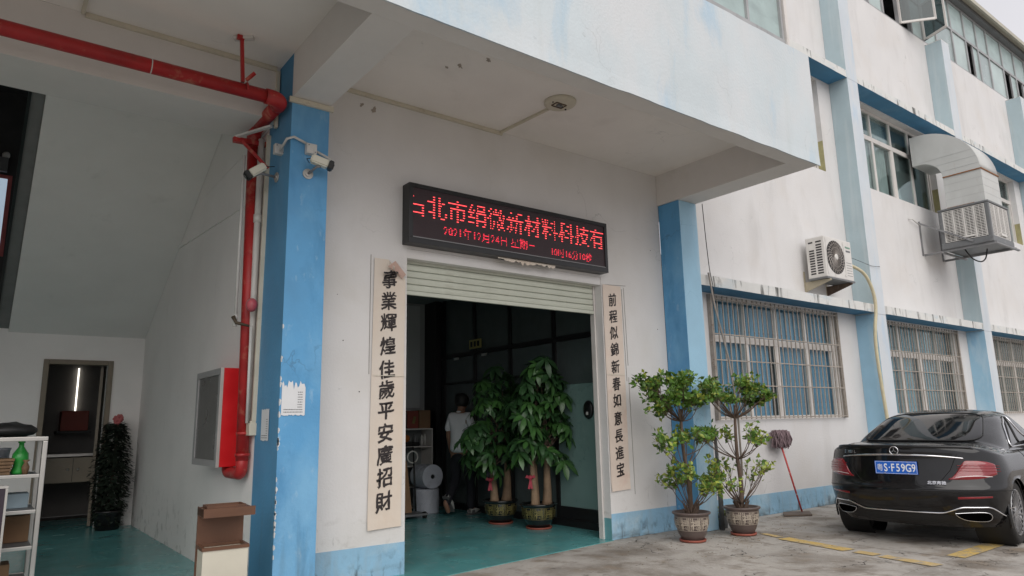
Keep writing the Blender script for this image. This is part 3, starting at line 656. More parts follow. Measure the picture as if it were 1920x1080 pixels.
# ================================================================== SHOP INTERIOR (behind shutter)
IX0, IX1, IYB = 2.62, 6.62, 4.9
MB().box(2.39, IX0, .202, IYB, 0, 3.6).build('room_side_wall', M('room_wall_paint', (.36, .37, .37), .8, var=.04), B)
MB().box(IX0, 9.5, IYB, IYB+.15, 0, 3.6).build('room_back_wall', M('room_wall_paint', (.36, .37, .37)), B)
MB().box(2.4, 9.5, .202, IYB+.15, 3.602, 3.75).build('room_ceiling', m_shade, B)
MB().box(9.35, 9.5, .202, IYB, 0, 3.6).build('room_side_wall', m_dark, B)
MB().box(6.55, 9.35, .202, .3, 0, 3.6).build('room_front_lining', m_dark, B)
MB().box(6.48, 6.60, 4.5, 4.9, 0, 3.6).build('room_pier', m_black, B)
# dark aluminium and glass partition along the right
pt = part('glass_partition')
ys = [.305, .46, 1.40, 2.46, 3.45, 4.42, 4.84]
for y in ys: MB().box(6.60, 6.66, y-.035, y+.035, .10, 3.60).build('post', m_black, pt)
for z in (2.58,): 
    MB().box(6.602, 6.658, .34, 4.88, z-.035, z+.035).build('transom', m_black, pt)
MB().box(6.603, 6.657, 1.44, 4.8, 2.08, 2.12).build('transom', m_black, pt)
MB().box(6.59, 6.67, .2, 4.89, 0, .10).build('sill', m_black, pt)
m_pg = M('dark_partition_glass', (.075, .095, .095), .12, var=.1, bump=0, spec=.8)
for i, (a, b) in enumerate(zip(ys, ys[1:])):
    MB().box(6.627, 6.633, a+.036, b-.036, 2.616, 3.59).build('pane', m_pg, pt)
    if i == 1: MB().box(6.60, 6.65, a+.036, b-.036, .102, .26).build('kick_panel', m_black, pt); MB().box(6.622, 6.638, a+.036, b-.036, .262, 1.92).build('frosted_panel', m_teal, pt); MB().box(6.627, 6.633, a+.036, b-.036, 1.925, 2.54).build('pane', m_pg, pt)
    elif i == 0: MB().box(6.627, 6.633, a+.036, b-.036, .102, 2.54).build('pane', m_pg, pt)
    else: MB().box(6.627, 6.633, a+.036, b-.036, .102, 2.54).build('pane', m_pg if i != 2 else M('smoked_glass', (.10, .13, .13), .14, var=.1, bump=0), pt)
for y in (3.15, 4.0): MB().box(6.585, 6.60, y-.07, y+.07, 2.50, 2.54).build('door_closer', m_pvc, pt)
# jamb guide rails and roller shutter
sh = part('roller_shutter')
for x0, x1 in ((DX0, DX0+.05), (DX1-.03, DX1-.004)): MB().box(x0, x1, .12, .19, 0, DZ-.002).build('guide_rail', m_frame, sh)
def slat_mesh(wd, h):
    mb = MB(); P = [(0, 0), (-.010, .006), (-.012, h*.2), (-.016, h*.5), (-.012, h*.8), (-.008, h-.008), (0, h-.002)]
    a = [mb.b.verts.new((0, p[0], p[1])) for p in P]; b = [mb.b.verts.new((wd, p[0], p[1])) for p in P]
    for i in range(len(P)-1): f = mb.b.faces.new((a[i], b[i], b[i+1], a[i+1]))
    mb.b.faces.new((a[-1], b[-1], b[0], a[0])); mb.b.faces.new(a[::-1]); mb.b.faces.new(b)
    return mb.mesh('slat')
sm = slat_mesh(DX1-DX0-.09, .072); sm.materials.append(m_slat)
for i in range(7): inst('slat', sm, sh, (DX0+.052, .14, 2.80+i*.073))
MB().box(DX0+.052, DX1-.035, .115, .155, 2.755, 2.797, bev=.004).build('bottom_bar', m_slat, sh)
MB().box(DX0, DX1, .01, .11, DZ-.10, DZ-.002).build('shutter_lintel', m_white, B)
# ================================================================== LED SIGN
sg = thing('led_sign', 'long black LED sign with red scrolling characters above the roller shutter', 'LED sign', (3.37, -.002, 3.25))
SW, SH, SDp = 2.86, .645, .15
MB().box(0, SW, -SDp+.02, 0, 0, SH).build('housing', m_black, sg)
mb = MB(); e = .045
mb.box(0, SW, -SDp, -SDp+.019, 0, e*1.3, bev=.003); mb.box(0, SW, -SDp, -SDp+.019, SH-e, SH, bev=.003); mb.box(0, e, -SDp, -SDp+.019, e*1.3+.001, SH-e-.001, bev=.003); mb.box(SW-e, SW, -SDp, -SDp+.019, e*1.3+.001, SH-e-.001, bev=.003)
mb.build('frame', m_black, sg)
MB().box(e, SW-e, -SDp+.012, -SDp+.0185, e*1.3, SH-e).build('display', m_ledface, sg)
MB().box(e, SW-e, -SDp-.001, -SDp+.004, e*1.3+.002, e*1.3+.012).build('frame_lip', m_gmetal, sg)
m_ledr = M('lit_red_led', (.8, .05, .03), .5, bump=0, emit=((1, .02, .07), 1.1)); m_ledh = M('bright_red_led', (.9, .2, .1), .5, bump=0, emit=((1, .04, .07), 1.25))
def led_text(txt, x0, z0, hgt, rows, skip, sx=1.0, dim=False, x_lo=.05, mat=None, sk=0.0):
    me = text_mesh(txt, 1.0, center=False)
    xs = [v.co.x for v in me.vertices]; ys = [v.co.y for v in me.vertices]; ya, yb = min(ys), max(ys); xa = min(xs)
    bv = BVHTree.FromPolygons([v.co for v in me.vertices], [p.vertices[:] for p in me.polygons])
    sc = hgt/(yb-ya); st = (yb-ya)/rows; mb = MB(); ncol = int((max(xs)-xa)/st)+1; d = hgt/rows
    for r in range(rows):
        if skip and r % skip == skip-1: continue
        run = None
        for c_ in range(ncol+1):
            hit = None
            if c_ < ncol:
                for dx_ in (.3, .5, .7):
                    if bv.ray_cast(Vector((xa+(c_+dx_)*st, ya+(r+.5)*st, 1)), Vector((0, 0, -1)))[0]: hit = True; break
            if hit and run is None: run = c_
            if not hit and run is not None:
                xa_, xb_ = x0+run*d*sx, x0+c_*d*sx-d*.15
                xa_ = max(xa_, x_lo)
                if xb_ > xa_ and xb_ < SW-.05:
                    z = z0+r*d; y = -SDp+.010
                    mb.poly([(xa_, y, z), (xb_, y, z), (xb_, y, z+d*.75), (xa_, y, z+d*.75)])
                run = None
    bpy.data.meshes.remove(me)
    return mb.build('lit_characters', mat, sg, 'stuff')
led_text('石北市绢微新材料科技有', -.05, .300, .255, 18, 2, sx=.955, mat=m_ledh)
led_text('2021年12月24日 星期三', .42, .130, .115, 13, 2, mat=m_ledr)
led_text('10时16分10秒', 1.93, .105, .105, 13, 2, mat=m_ledr)
# torn banner scrap under the sign
mb = MB(); n = 24
top = [(1.15+.85*i/n, -.115, -.004) for i in range(n+1)]; bot = [(1.15+.85*i/n, -.118-.01*sin(i), -.02-.05*abs(mnoise.noise(Vector((i*.45, 3, 1))))*2*min(1, i/4, (n-i)/3+.3)) for i in range(n+1)]
a = [mb.b.verts.new(p) for p in top]; b_ = [mb.b.verts.new(p) for p in bot]; a2 = [mb.b.verts.new((p[0], p[1]+.003, p[2])) for p in top]; b2 = [mb.b.verts.new((p[0], p[1]+.003, p[2])) for p in bot]
for i in range(n): mb.b.faces.new((a[i], a[i+1], b_[i+1], b_[i])); mb.b.faces.new((a2[i], b2[i], b2[i+1], a2[i+1])); mb.b.faces.new((b_[i], b_[i+1], b2[i+1], b2[i]))
o = mb.build('torn_banner', m_scrollL, None, loc=(3.37, -.002, 3.25)); tag(o, 'torn peach paper scrap of an old banner hanging from the underside of the LED sign', 'paper banner')
# scrolls
def scroll(label, x0, x1, z0, z1, m, chars, cs, curl, lean=0):
    t = thing('paper_scroll', label, 'paper scroll', (0, 0, 0))
    W_ = x1-x0; n = 40
    def f(u, v):
        x = x0+W_*u+lean*(v-1); z = z0+(z1-z0)*v; y = -.003-.0035*(mnoise.noise(Vector((u*2, v*9, x0)))+.6)-(.005*(abs(u-.5)*2)**3)
        if v < .04: y -= .012*(1-v/.04)*(1-u*.5); z += .01*(1-v/.04)*u
        if curl and v > .93 and u > .45:
            k_ = min(1, (v-.93)/.05)*(u-.45)/.55; y -= .06*k_; x -= .16*k_; z -= .08*k_
        return Vector((x, y-.004, z))
    mb = MB(); g1 = mb.grid(f, 20, 60); mb.build('paper', m, t)
    mb = MB()
    for zz in ((z0+z1)/2+.13,): mb.box(x0+.002, x1-.002, -.0225, -.0215, zz, zz+.006)
    mb.build('paper_join', m_tape, t)
    bs_ = .011 if curl else .0075
    for ch, (cx, cz) in zip(chars, cs):
        bmj = bmesh.new()
        for q_, (ox_, oy_) in enumerate(((-.002, .001), (.002, -.001), (.001, .0025))):
            me = text_mesh(ch, .225, bold=(.003, .002, .001)[q_]); bmx = bmesh.new(); bmx.from_mesh(me); bmesh.ops.triangulate(bmx, faces=bmx.faces); bmesh.ops.subdivide_edges(bmx, edges=bmx.edges, cuts=1)
            for v_ in bmx.verts:
                v_.co.x += ox_+bs_*1.25*mnoise.noise(Vector((v_.co.x*16, v_.co.y*22, q_*.35+cz*5))); v_.co.y += oy_+bs_*1.25*mnoise.noise(Vector((v_.co.y*16, v_.co.x*22, q_*.35+9+cz*5)))+.14*v_.co.x; v_.co.z += q_*.0006
            bmx.to_mesh(me); bmx.free(); bmj.from_mesh(me); bpy.data.meshes.remove(me)
        me = bpy.data.meshes.new('character'); bmj.to_mesh(me); bmj.free()
        oc = put(me, 'character', m_ink, t, (cx, -.0275, cz), (1, 0, 0), (0, 0, 1), sx=.80 if curl else .66, sy=.84 if curl else .78); oc['kind'] = 'stuff'; lay_ = [ -v_.co.y for v_ in oc.data.vertices]; lay0 = min(lay_)
        for v_, ly_ in zip(oc.data.vertices, lay_):
            vv = (v_.co.z-z0)/(z1-z0); uu = (v_.co.x-x0-lean*(vv-1))/W_; v_.co.y = f(min(1, max(0, uu)), min(1, max(.05, vv))).y-.0035-(ly_-lay0) if not (curl and vv > .93) else v_.co.y-.02
    return t
zsL = [2.86, 2.64, 2.42, 2.18, 1.95, 1.75, 1.55, 1.33, 1.12, .91, .69]
scroll('left peach paper scroll with black brush characters and a folded top corner beside the shutter', 3.055, 3.41, .44, 3.07, m_scrollL, '事業輝煌佳歲平安廣招財', [(3.225-.003*i, z) for i, z in enumerate(zsL)], True, lean=.03)
zsR = [2.92, 2.70, 2.49, 2.28, 2.06, 1.84, 1.63, 1.41, 1.20, .99, .79]
scroll('right peach paper scroll with small brush characters on the pier beside the door jamb', 6.248, 6.575, .56, 3.13, m_scrollR, '前程似錦新春如意長進宝', [(6.415, z+.02) for z in zsR], False)
o = MB().quadbox([(3.19, -.05, 2.99), (3.26, -.07, 3.05), (3.40, -.035, 2.93), (3.36, -.03, 2.88)], (0, .004, 0)).build('folded_corner', M('paper_underside', (.52, .36, .30), .8), None); tag(o, 'folded over torn corner at the top of the left peach scroll', 'paper corner')
mb = MB()
for a, b in (((6.27, 3.13), (6.68, 3.15)), ((6.64, 3.12), (6.655, 2.1)), ((6.655, 1.95), (6.665, .5)), ((6.60, 3.1), (6.62, 1.9)), ((3.02, 3.1), (3.02, 1.9))):
    mb = MB(); mb.bar((a[0], -.003, a[1]), (b[0], -.003, b[1]), .006, .003, up=(0, 1, 0)); mb.build('tape_residue', M('grey_tape_residue', (.28, .26, .24), .8), B)

# ================================================================== CEILING LAMP, TRUNKING, CAMERAS
cl_ = thing('ceiling_lamp', 'round yellowed ceiling lamp base with its diffuser missing under the canopy', 'ceiling lamp', (4.73, -1.02, ZC))
MB().lathe([(.175, 0), (.175, -.02), (.165, -.035), (.14, -.042), (.01, -.045)], 40).build('base', m_cream, cl_)
mb = MB()
for s_, r_ in (((-.09, .05, -.05, -.045), 0), ((-.09, .05, .04, .045), 0), ((-.09, -.085, -.045, .04), 0), ((.045, .05, -.045, .04), 0)): mb.box(s_[0], s_[1], s_[2], s_[3], -.056, -.044)
mb.build('bulb_tray', M('dark_lamp_tray', (.10, .07, .05), .6), cl_); MB().box(-.05, -.005, -.03, .01, -.065, -.044).box(.0, .03, -.01, .02, -.055, -.044).build('bulb_socket', m_grey, cl_); MB().ball((.11, .04, -.042), .012).ball((-.12, -.02, -.042), .010).build('screw', m_cable, cl_)
def run(name, label, segs, w=.035, h=.02, m=m_cream):
    mb = MB()
    for p, q, up in segs: mb.bar(p, q, w, h, up=up)
    return tag(mb.build(name, m, None), label, 'trunking')
run('cable_trunking', 'thin cable trunking leading across the canopy ceiling to the round lamp', [((4.66, -.03, ZC-.008), (4.72, -.86, ZC-.008), (0, 0, 1)), ((4.685, -.014, ZC-.022), (2.41, -.014, ZC-.022), (0, 0, 1))], .028, .04)
run('cable_trunking', 'cable trunking along the ceiling corner above the big horizontal red pipe', [((1.99, -.014, ZC-.022), (.40, -.014, ZC-.022), (0, 0, 1)), ((.38, -.03, ZC-.01), (.38, -1.9, ZC-.01), (0, 0, 1)), ((2.005, -.014, ZC-.045), (2.005, -.014, 4.2), (0, 1, 0))], .028, .04)
run('cable_trunking', 'short trunking across the head of the left blue column below the beam', [((2.00, CY-.013, ZB-.03), (2.42, CY-.013, ZB-.03), (0, 0, 1))], .026, .05)
run('cable_trunking', 'vertical beige trunking down the side of the left blue column into a small box', [((2.018, .20, 4.2), (2.018, .24, 1.47), (0, 1, 0)), ((2.005, .245, 1.47), (2.005, .245, 1.36), (0, 1, 0))], .05, .028)
o = MB().box(1.965, 2.03, .20, .30, 1.34, 1.45, bev=.006).build('switch_box', m_cream, None); tag(o, 'small cream switch box at the foot of the column trunking', 'switch box')
jb = [('small white junction box on the front of the left blue column above the right camera', (2.21, CY-.03, 3.90)), ('small white junction box on the side edge of the blue column nearest the red riser', (2.00, -.16, 3.93))]
for lb, p in jb:
    t = thing('junction_box', lb, 'junction box', p, group=None); MB().box(-.048, .048, -.03, .03, -.048, .048, bev=.006).build('box', m_pvc, t); MB().lathe([(.006, -.034), (.006, -.029)], 8, (-.03, 0, .03), 'Y').lathe([(.006, -.034), (.006, -.029)], 8, (.03, 0, -.03), 'Y').build('screw', m_gmetal, t)
o = MB().tube([(1.99, -.22, 3.90), (2.0, -.36, 3.97), (2.05, CY-.03, 3.985), (2.17, CY-.025, 3.95)], .012, 10).tube([(2.25, CY-.025, 3.90), (2.41, CY-.02, 3.85), (2.425, CY+.05, 3.84), (2.425, -.02, 3.83)], .012, 10).build('camera_conduit', m_pvc, None); tag(o, 'white conduit linking the junction boxes round the left blue column', 'conduit')
def camera(label, base, nrm, body, aim, ln=.20):
    t = thing('security_camera', label, 'security camera', (0, 0, 0)); base = Vector(base); n = Vector(nrm); b = Vector(body); d = Vector(aim).normalized()
    mb = MB(); mb.tube([base, base+n*.012], .048, 20); mb.tube([base+n*.012, base+n*.022], .030, 16); mb.build('mount_plate', m_steel, t)
    MB().tube([base+n*.02, (base+n*.5*(b-base).length+b)/2-(base-base), b-d*.01-Vector((0, 0, .04))], .012, 10).build('arm', m_gmetal, t)
    mb = MB(); s_ = d.cross(Vector((0, 0, 1))).normalized(); u_ = s_.cross(d)
    mb.bar(b-d*ln/2, b+d*ln/2*.65, .082, .074); bmesh.ops.bevel(mb.b, geom=mb.b.edges[:], offset=.012, segments=3, affect='EDGES'); mb.build('casing', m_ivory, t)
    mb = MB(); mb.bar(b+d*ln/2*.6, b+d*ln/2*1.05, .088, .082); bmesh.ops.bevel(mb.b, geom=mb.b.edges[:], offset=.008, segments=2, affect='EDGES'); mb.build('front_hood', m_cable, t)
    MB().tube([b+d*ln*.52, b+d*ln*.56], .026, 16).build('lens', m_cgl, t)
    MB().tube([b-d*ln/2, b-d*(ln/2+.03)-u_*.02, base+n*.03+Vector((0, 0, .10))], .004, 6).build('cable', m_cable, t)
    return t
camera('ivory bullet camera with black hood on the front face of the left blue column', (2.20, CY, 3.67), (0, -1, 0), (2.27, CY-.15, 3.75), (.95, -.25, -.30))
camera('ivory bullet camera on the side of the blue column pointing down into the left bay', (2.03, -.05, 3.70), (-1, 0, 0), (1.83, -.05, 3.72), (-.80, .10, -.62))

# ================================================================== FIRE PIPES, CABINET
PY, PZ, PX, PB = -.38, 4.315, 1.915, .42
fp = thing('fire_pipe', 'thick red fire water pipe running along the canopy and down beside the blue column', 'fire pipe')
MB().tube([(-8, PY, PZ), (PX-.09, PY, PZ)], .060, 24).build('horizontal_pipe', m_red, fp)
def arc(c, a0, a1, r, ax1, ax2, n=10): return [Vector(c)+Vector(ax1)*r*cos(a0+(a1-a0)*i/n)+Vector(ax2)*r*sin(a0+(a1-a0)*i/n) for i in range(n+1)]
MB().tube([(PX-.13, PY, PZ)]+arc((PX-.08, PY+.10, PZ), -pi/2, 0, .10, (1, 0, 0), (0, 1, 0))+[(PX+.02, PY+.14, PZ)], .070, 24).build('elbow', m_red, fp)
MB().tube([(PX+.02, PY+.10, PZ), (PX+.02, PB-.1, PZ)], .062, 20).build('return_pipe', m_red, fp)
MB().tube([(PX+.02, PB-.14, PZ)]+arc((PX+.02, PB-.08, PZ-.09), pi/2, 0, .09, (0, 1, 0), (0, 0, 1))+[(PX+.02, PB+.01, PZ-.14)], .066, 20).build('elbow', m_red, fp)
MB().tube([(PX+.02, PB+.01, PZ-.1), (PX+.045, PB-.07, 1.12)], .055, 20).build('riser', m_red, fp)
for z in (1.36, 1.17): MB().tube([(PX+.045, PB-.07, z-.014), (PX+.045, PB-.07, z+.014)], .064, 20).build('coupling', m_red, fp)
MB().tube([(PX+.045, PB-.07, 1.16)]+arc((PX+.045, PB+.01, 1.08), pi, 3*pi/2, .08, (0, 1, 0), (0, 0, 1))+[(PX+.04, PB+.28, 1.0)]+arc((PX+.04, PB+.30, 1.06), -pi/2, 0, .06, (0, 1, 0), (0, 0, 1))+[(PX+.04, PB+.36, 1.12)], .052, 18).build('bottom_bend', m_red, fp)
MB().lathe([(.063, -.004), (.063, .004)], 24, (.86, PY, PZ), 'X').build('paint_ring', m_pvc, fp)
hb = thing('pipe_hanger', 'red rusty rod hanger holding the horizontal fire pipe to the canopy ceiling', 'pipe hanger', (1.55, PY-.01, 0))
MB().bar((0, 0, ZC), (.03, .0, PZ+.07), .028, .028).build('rod', m_red, hb); MB().bar((-.05, .05, ZC-.02), (.09, -.05, ZC-.015), .05, .03).build('anchor', m_pvc, hb); MB().box(-.04, .02, -.02, .02, ZC-.04, ZC-.005).build('clip', m_red, hb)
mb = MB(); mb.tube(arc((.06, 0, PZ), -.3, pi+.3, .066, (0, 1, 0), (0, 0, 1), 14), .008, 6); mb.bar((.05, -.03, PZ+.08), (.11, -.07, PZ+.15), .03, .02); mb.build('strap', m_red, hb)
wb_ = thing('pipe_bracket', 'red angle iron bracket under the pipe elbow at the top of the riser', 'pipe bracket')
MB().bar((1.72, .34, 4.14), (2.03, .36, 4.16), .05, .05).build('arm', m_red, wb_); MB().bar((1.80, .32, 4.13), (2.02, .20, 3.86), .04, .03).build('brace', m_red, wb_); MB().bar((1.74, .34, 4.17), (1.95, -.05, 4.19), .035, .02).build('flat_strap', m_pvc, wb_)
o = MB().tube([(1.985, .34, 4.2), (1.985, .34, .98+.4)], .030, 14).tube([(1.985, .34, 3.43), (1.985, .34, 3.35)], .038, 14).build('drain_pipe', m_pvc, None); tag(o, 'grey plastic drain pipe between the red riser and the blue column', 'drain pipe')
o = MB().tube([(1.83, .34, 4.0), (1.83, .34, 2.42)], .014, 10).tube([(1.83, .34, 2.44), (1.83, .34, 2.33)], .02, 8).tube([(1.95, .25, 2.33), (1.955, .25, 1.45)], .013, 8).build('water_pipe', m_pvc, None); tag(o, 'thin white water pipe in front of the red riser', 'water pipe')
o = MB().tube([(1.80, .31, 2.42), (1.83, .30, 2.36), (1.93, .24, 2.33)], [.020, .016, .012], 8).build('valve_lever', M('dark_brass', (.08, .06, .04), .5, metal=.5), None); tag(o, 'dark tap lever on the thin water pipe below the pink ball', 'tap')
o = MB().ball((1.93, .20, 2.52), .052, 1, 1, 1.25).build('hanging_ball', m_balloon, None); tag(o, 'dusty pink balloon hanging beside the red riser', 'balloon')
fc = thing('fire_cabinet', 'red fire hose cabinet with grey glass door on the stairwell side wall', 'fire cabinet', (2.03, .66, 1.055))
MB().box(-.19, 0, 0, .90, 0, .92, bev=.004).build('box', m_redbox, fc)
mb = MB(); mb.box(-.215, -.192, 0, .9, 0, .06); mb.box(-.215, -.192, 0, .9, .86, .92); mb.box(-.215, -.192, 0, .07, .061, .859); mb.box(-.215, -.192, .83, .9, .061, .859); mb.build('door_frame', m_alu, fc)
MB().box(-.205, -.197, .071, .829, .061, .859).build('door_glass', M('dusty_cabinet_glass', (.085, .085, .08), .3, var=.15), fc); MB().box(-.217, -.188, -.006, -.001, 0, .92).build('edge_strip', m_steel, fc)
# posters
def poster(label, o, xd, w_, h_, ragged=True):
    xd = Vector(xd); n_ = xd.cross(Vector((0, 0, 1)))
    t = thing('torn_notice', label, 'notice', o); mb = MB(); k_ = 18
    top = [h_*(1-(.28*abs(mnoise.noise(Vector((i*1.7, w_*9, 2))))*2 if ragged else .04*random.random())) for i in range(k_+1)]
    a = [mb.b.verts.new(xd*(w_*i/k_)+n_*.002+Vector((0, 0, .012*random.random()))) for i in range(k_+1)]; b = [mb.b.verts.new(xd*(w_*i/k_)+n_*.002+Vector((0, 0, top[i]))) for i in range(k_+1)]
    for i in range(k_): mb.b.faces.new((a[i], a[i+1], b[i+1], b[i]))
    mb.build('paper', m_paperw, t)
    mb = MB()
    for r in range(9):
        z = h_*(.10+.07*r)
        if r < 2: x0_, x1_ = .1, .9; 
        else: x0_, x1_ = (.68, .88) if True else (0, 0)
        x = x0_
        while x < x1_:
            l_ = random.uniform(.03, .07); p = xd*(w_*x)+n_*.004+Vector((0, 0, z)); q = xd*(w_*min(x+l_, x1_))
            mb.poly([p, p+q-xd*(w_*x), p+q-xd*(w_*x)+Vector((0, 0, h_*.018)), p+Vector((0, 0, h_*.018))]); x += l_+.02
    mb.build('print_lines', m_ink, t)
poster('torn white notice pasted on the front of the left blue column', (2.045, CY-.004, 1.50), (1, 0, 0), .205, .30)
poster('narrow white notice pasted on the shaded side of the left blue column', (2.026, .06, 1.29), (0, -1, 0), .20, .28, False)

# ================================================================== AIR CONDITIONERS
ac = thing('air_conditioner', 'white outdoor air conditioner unit with round fan grille on brackets above the first barred window', 'air conditioner', (11.03, -.45, 3.69))
W_, D_, H_ = .89, .33, .70
MB().box(0, W_, 0, D_, 0, H_, bev=.015).build('casing', m_acw, ac)
mb = MB()
for i in range(13):
    z = .06+i*.044
    if i < 12: mb.box(-.002, .003, .05, .15, z, z+.026); mb.box(-.002, .003, .185, .275, z, z+.026) if i < 10 else None
mb.box(-.002, .003, .05, .15, .60, .626); mb.box(-.002, .003, .20, .28, .60, .626); mb.build('side_louvres', m_acd, ac)
mb = MB(); cx, cz, R = .335, .36, .29
mb.lathe([(R, .004), (R, -.004), (.0, -.004)], 40, (cx, 0, cz), 'Y', smooth=False, close=False); mb.build('fan_well', m_acd, ac)
mb = MB()
for i in range(26):
    a0 = 2*pi*i/26; P = [(cx+r*cos(a0+(r-.05)*2.6), -.010, cz+r*sin(a0+(r-.05)*2.6)) for r in (.05, .11, .17, .23, .285)]
    mb.tube(P, .0048, 4, False)
for r in (.17, .235): mb.tube(arc((cx, -.012, cz), 0, 2*pi, r, (1, 0, 0), (0, 0, 1), 30), .003, 4, False)
mb.build('fan_grille', M('beige_grille_wire', (.40, .36, .33), .5), ac); MB().lathe([(.055, -.006), (.055, -.018), (.03, -.024)], 20, (cx, 0, cz), 'Y').build('fan_hub', m_acw, ac)
mb = MB()
for x0, z0 in ((.05, .07), (.05, .63), (.61, .07), (.61, .63)): mb.box(x0-.012, x0+.022, -.008, -.002, z0-.015, z0+.02)
mb.box(.035, .05, -.006, -.002, .05, .67); mb.box(.62, .635, -.006, -.002, .05, .67); mb.build('front_frame', m_acw, ac)
mb = MB()
for i in range(6): mb.box(.68, .85, -.003, .001, .08+i*.045, .086+i*.045)
mb.box(.70, .84, -.003, .001, .50, .53); mb.build('panel_groove', m_grey, ac)
put(text_mesh('Hisense', .052, bold=.001), 'brand_lettering', M('green_print', (.04, .25, .15), .5), ac, (.765, -.004, .585), (1, 0, 0), (0, 0, 1))
MB().box(-.01, W_+.01, -.01, D_, -.03, -.001).build('base_pan', m_grey, ac)
for x in (.06, .76):
    mb = MB(); mb.quadbox([(x, .44, -.02-.012), (x, -.02, -.032), (x, -.02, -.062), (x, .44, -.20)], (.025, 0, 0)); mb.build('bracket', m_bracket if x < .5 else m_barkd, ac); MB().box(x-.01, x+.035, .442, .449, -.26, .16).build('wall_plate', m_bracket, ac)
    MB().lathe([(.018, -.03), (.018, -.001)], 10, (x+.012, .05, 0)).lathe([(.018, -.03), (.018, -.001)], 10, (x+.012, .28, 0)).build('foot', m_pvc, ac)
HO = [(11.93, -.30, 4.05), (12.10, -.33, 4.02), (12.32, -.42, 3.90), (12.50, -.44, 3.70), (12.60, -.44, 3.45), (12.60, -.43, 3.2), (12.52, -.42, 2.9), (12.52, -.40, 2.5), (12.56, -.40, 1.9), (12.62, -.40, 1.3), (12.64, -.39, .75)]
def smooth(P, k=6):
    P = [Vector(p) for p in P]; out = []
    for i in range(len(P)-1):
        p0, p1, p2, p3 = P[max(i-1, 0)], P[i], P[i+1], P[min(i+2, len(P)-1)]
        for j in range(k):
            t = j/k; out.append(.5*((2*p1)+(-p0+p2)*t+(2*p0-5*p1+4*p2-p3)*t*t+(-p0+3*p1-3*p2+p3)*t**3))
    return out+[P[-1]]
o = MB().tube(smooth(HO), .028, 10).build('refrigerant_hose', m_hose, None); tag(o, 'yellowed wrapped hose curving from the small air conditioner down the blue column', 'hose')

co = thing('evaporative_cooler', 'large evaporative cooler box with curved metal duct hung outside the second floor window', 'evaporative cooler', (16.0, -1.33, 4.90))
cw, cd, chh = 1.12, .95, .74
MB().box(.04, cw-.04, .04, cd-.04, .04, chh-.03).build('core', m_acd, co)
for x, y in ((0, 0), (cw, 0), (0, cd), (cw, cd)):
    sx = .05 if x == 0 else -.05; sy = .05 if y == 0 else -.05
    MB().box(min(x, x+sx*1.6), max(x, x+sx*1.6), min(y, y+sy*1.6), max(y, y+sy*1.6), 0, chh-.001, bev=.02).build('corner_post', m_grey, co)
MB().box(-.01, cw+.01, -.01, cd+.01, -.09, .04, bev=.02).build('water_tray', m_grey, co); MB().box(-.005, cw+.005, -.005, cd+.005, chh, chh+.045, bev=.015).build('lid', m_grey, co)
def louvre(x, y, dx, dy, wd):
    mb = MB(); X = Vector((dx, dy, 0)); N = Vector((dy, -dx, 0)); o_ = Vector((x, y, 0))
    z0, z1 = .06, chh-.02; n = 20
    for i in range(5):
        p = o_+X*(wd*i/4); mb.bar(p+Vector((0, 0, z0)), p+Vector((0, 0, z1)), .028, .02, up=tuple(N))
    for i in range(n+1):
        z = z0+(z1-z0)*i/n; mb.bar(o_+Vector((0, 0, z)), o_+X*wd+Vector((0, 0, z)), .014, .014)
    for i in range(12):
        p = o_+X*(wd*(i+.5)/12); mb.bar(p+Vector((0, 0, z0)), p+Vector((0, 0, z1)), .006, .012, up=tuple(N))
    mb.bar(o_+X*wd*.42+Vector((0, 0, .11)), o_+X*wd*.72+Vector((0, 0, .11)), .06, .04)
    return mb.build('louvre_panel', m_acw, co)
louvre(.02, cd-.085, 0, -1, cd-.17); louvre(.085, .02, 1, 0, cw-.17)
# duct: straight part and quarter bend into the window
dx0, dx1, dy0, dy1 = .08, 1.0, .06, .78
MB().box(dx0, dx1, dy0, dy1, chh+.046, 1.50).build('duct_neck', m_duct, co)
mb = MB(); n = 16; cy_, cz_ = 1.22, 1.50   # bend centre
Ro, Ri = cy_-dy0, cy_-dy1; V = []
for i in range(n+1):
    a = pi-(pi/2)*i/n; V.append([mb.b.verts.new((x, cy_+r*cos(a), cz_+r*sin(a)*.93)) for x, r in ((dx0-.01, Ro), (dx1+.01, Ro), (dx1+.01, Ri), (dx0-.01, Ri))])
V.append([mb.b.verts.new((v.co.x, 1.345, v.co.z)) for v in V[-1]])
for i in range(len(V)-1):
    for k in range(4):
        f = mb.b.faces.new((V[i][k], V[i][(k+1) % 4], V[i+1][(k+1) % 4], V[i+1][k])); f.smooth = k in (0, 2)
mb.b.faces.new(V[0]); mb.build('duct_bend', m_duct, co)
mb = MB(); 
for z in (1.49,): mb.box(dx0-.016, dx1+.016, dy0-.016, dy0-.002, z-.012, z+.012); mb.box(dx0-.016, dx0-.011, dy0-.001, dy1, z-.012, z+.012)
mb.build('rusty_seam', m_rust, co)
MB().box(dx0-.01, dx0-.001, dy0+.2, dy1, chh+.05, chh+.07).build('rusty_seam', m_rust, co)
mb = MB()
for z in (.98, 1.14, 1.31): mb.box(dx0-.0015, dx0, dy0, dy1, z, z+.004); mb.box(dx0, dx1, dy0-.0015, dy0, z, z+.004)
for i in (4, 7, 10):
    a = pi-(pi/2)*i/n
    zz_ = cz_+.12+.16*(i-4)/3; y_o = cy_-math.sqrt(max(.01, 1-((zz_-cz_)/(Ro*.93))**2))*Ro; y_i = cy_-(math.sqrt(max(0, 1-((zz_-cz_)/(Ri*.93))**2))*Ri if zz_-cz_ < Ri*.93 else 0); mb.box(dx0-.0125, dx0-.0105, y_o+.01, y_i-.01, zz_, zz_+.004)
mb.build('sheet_joint', m_alu, co)
fr = part('support_frame', co)
mb = MB()
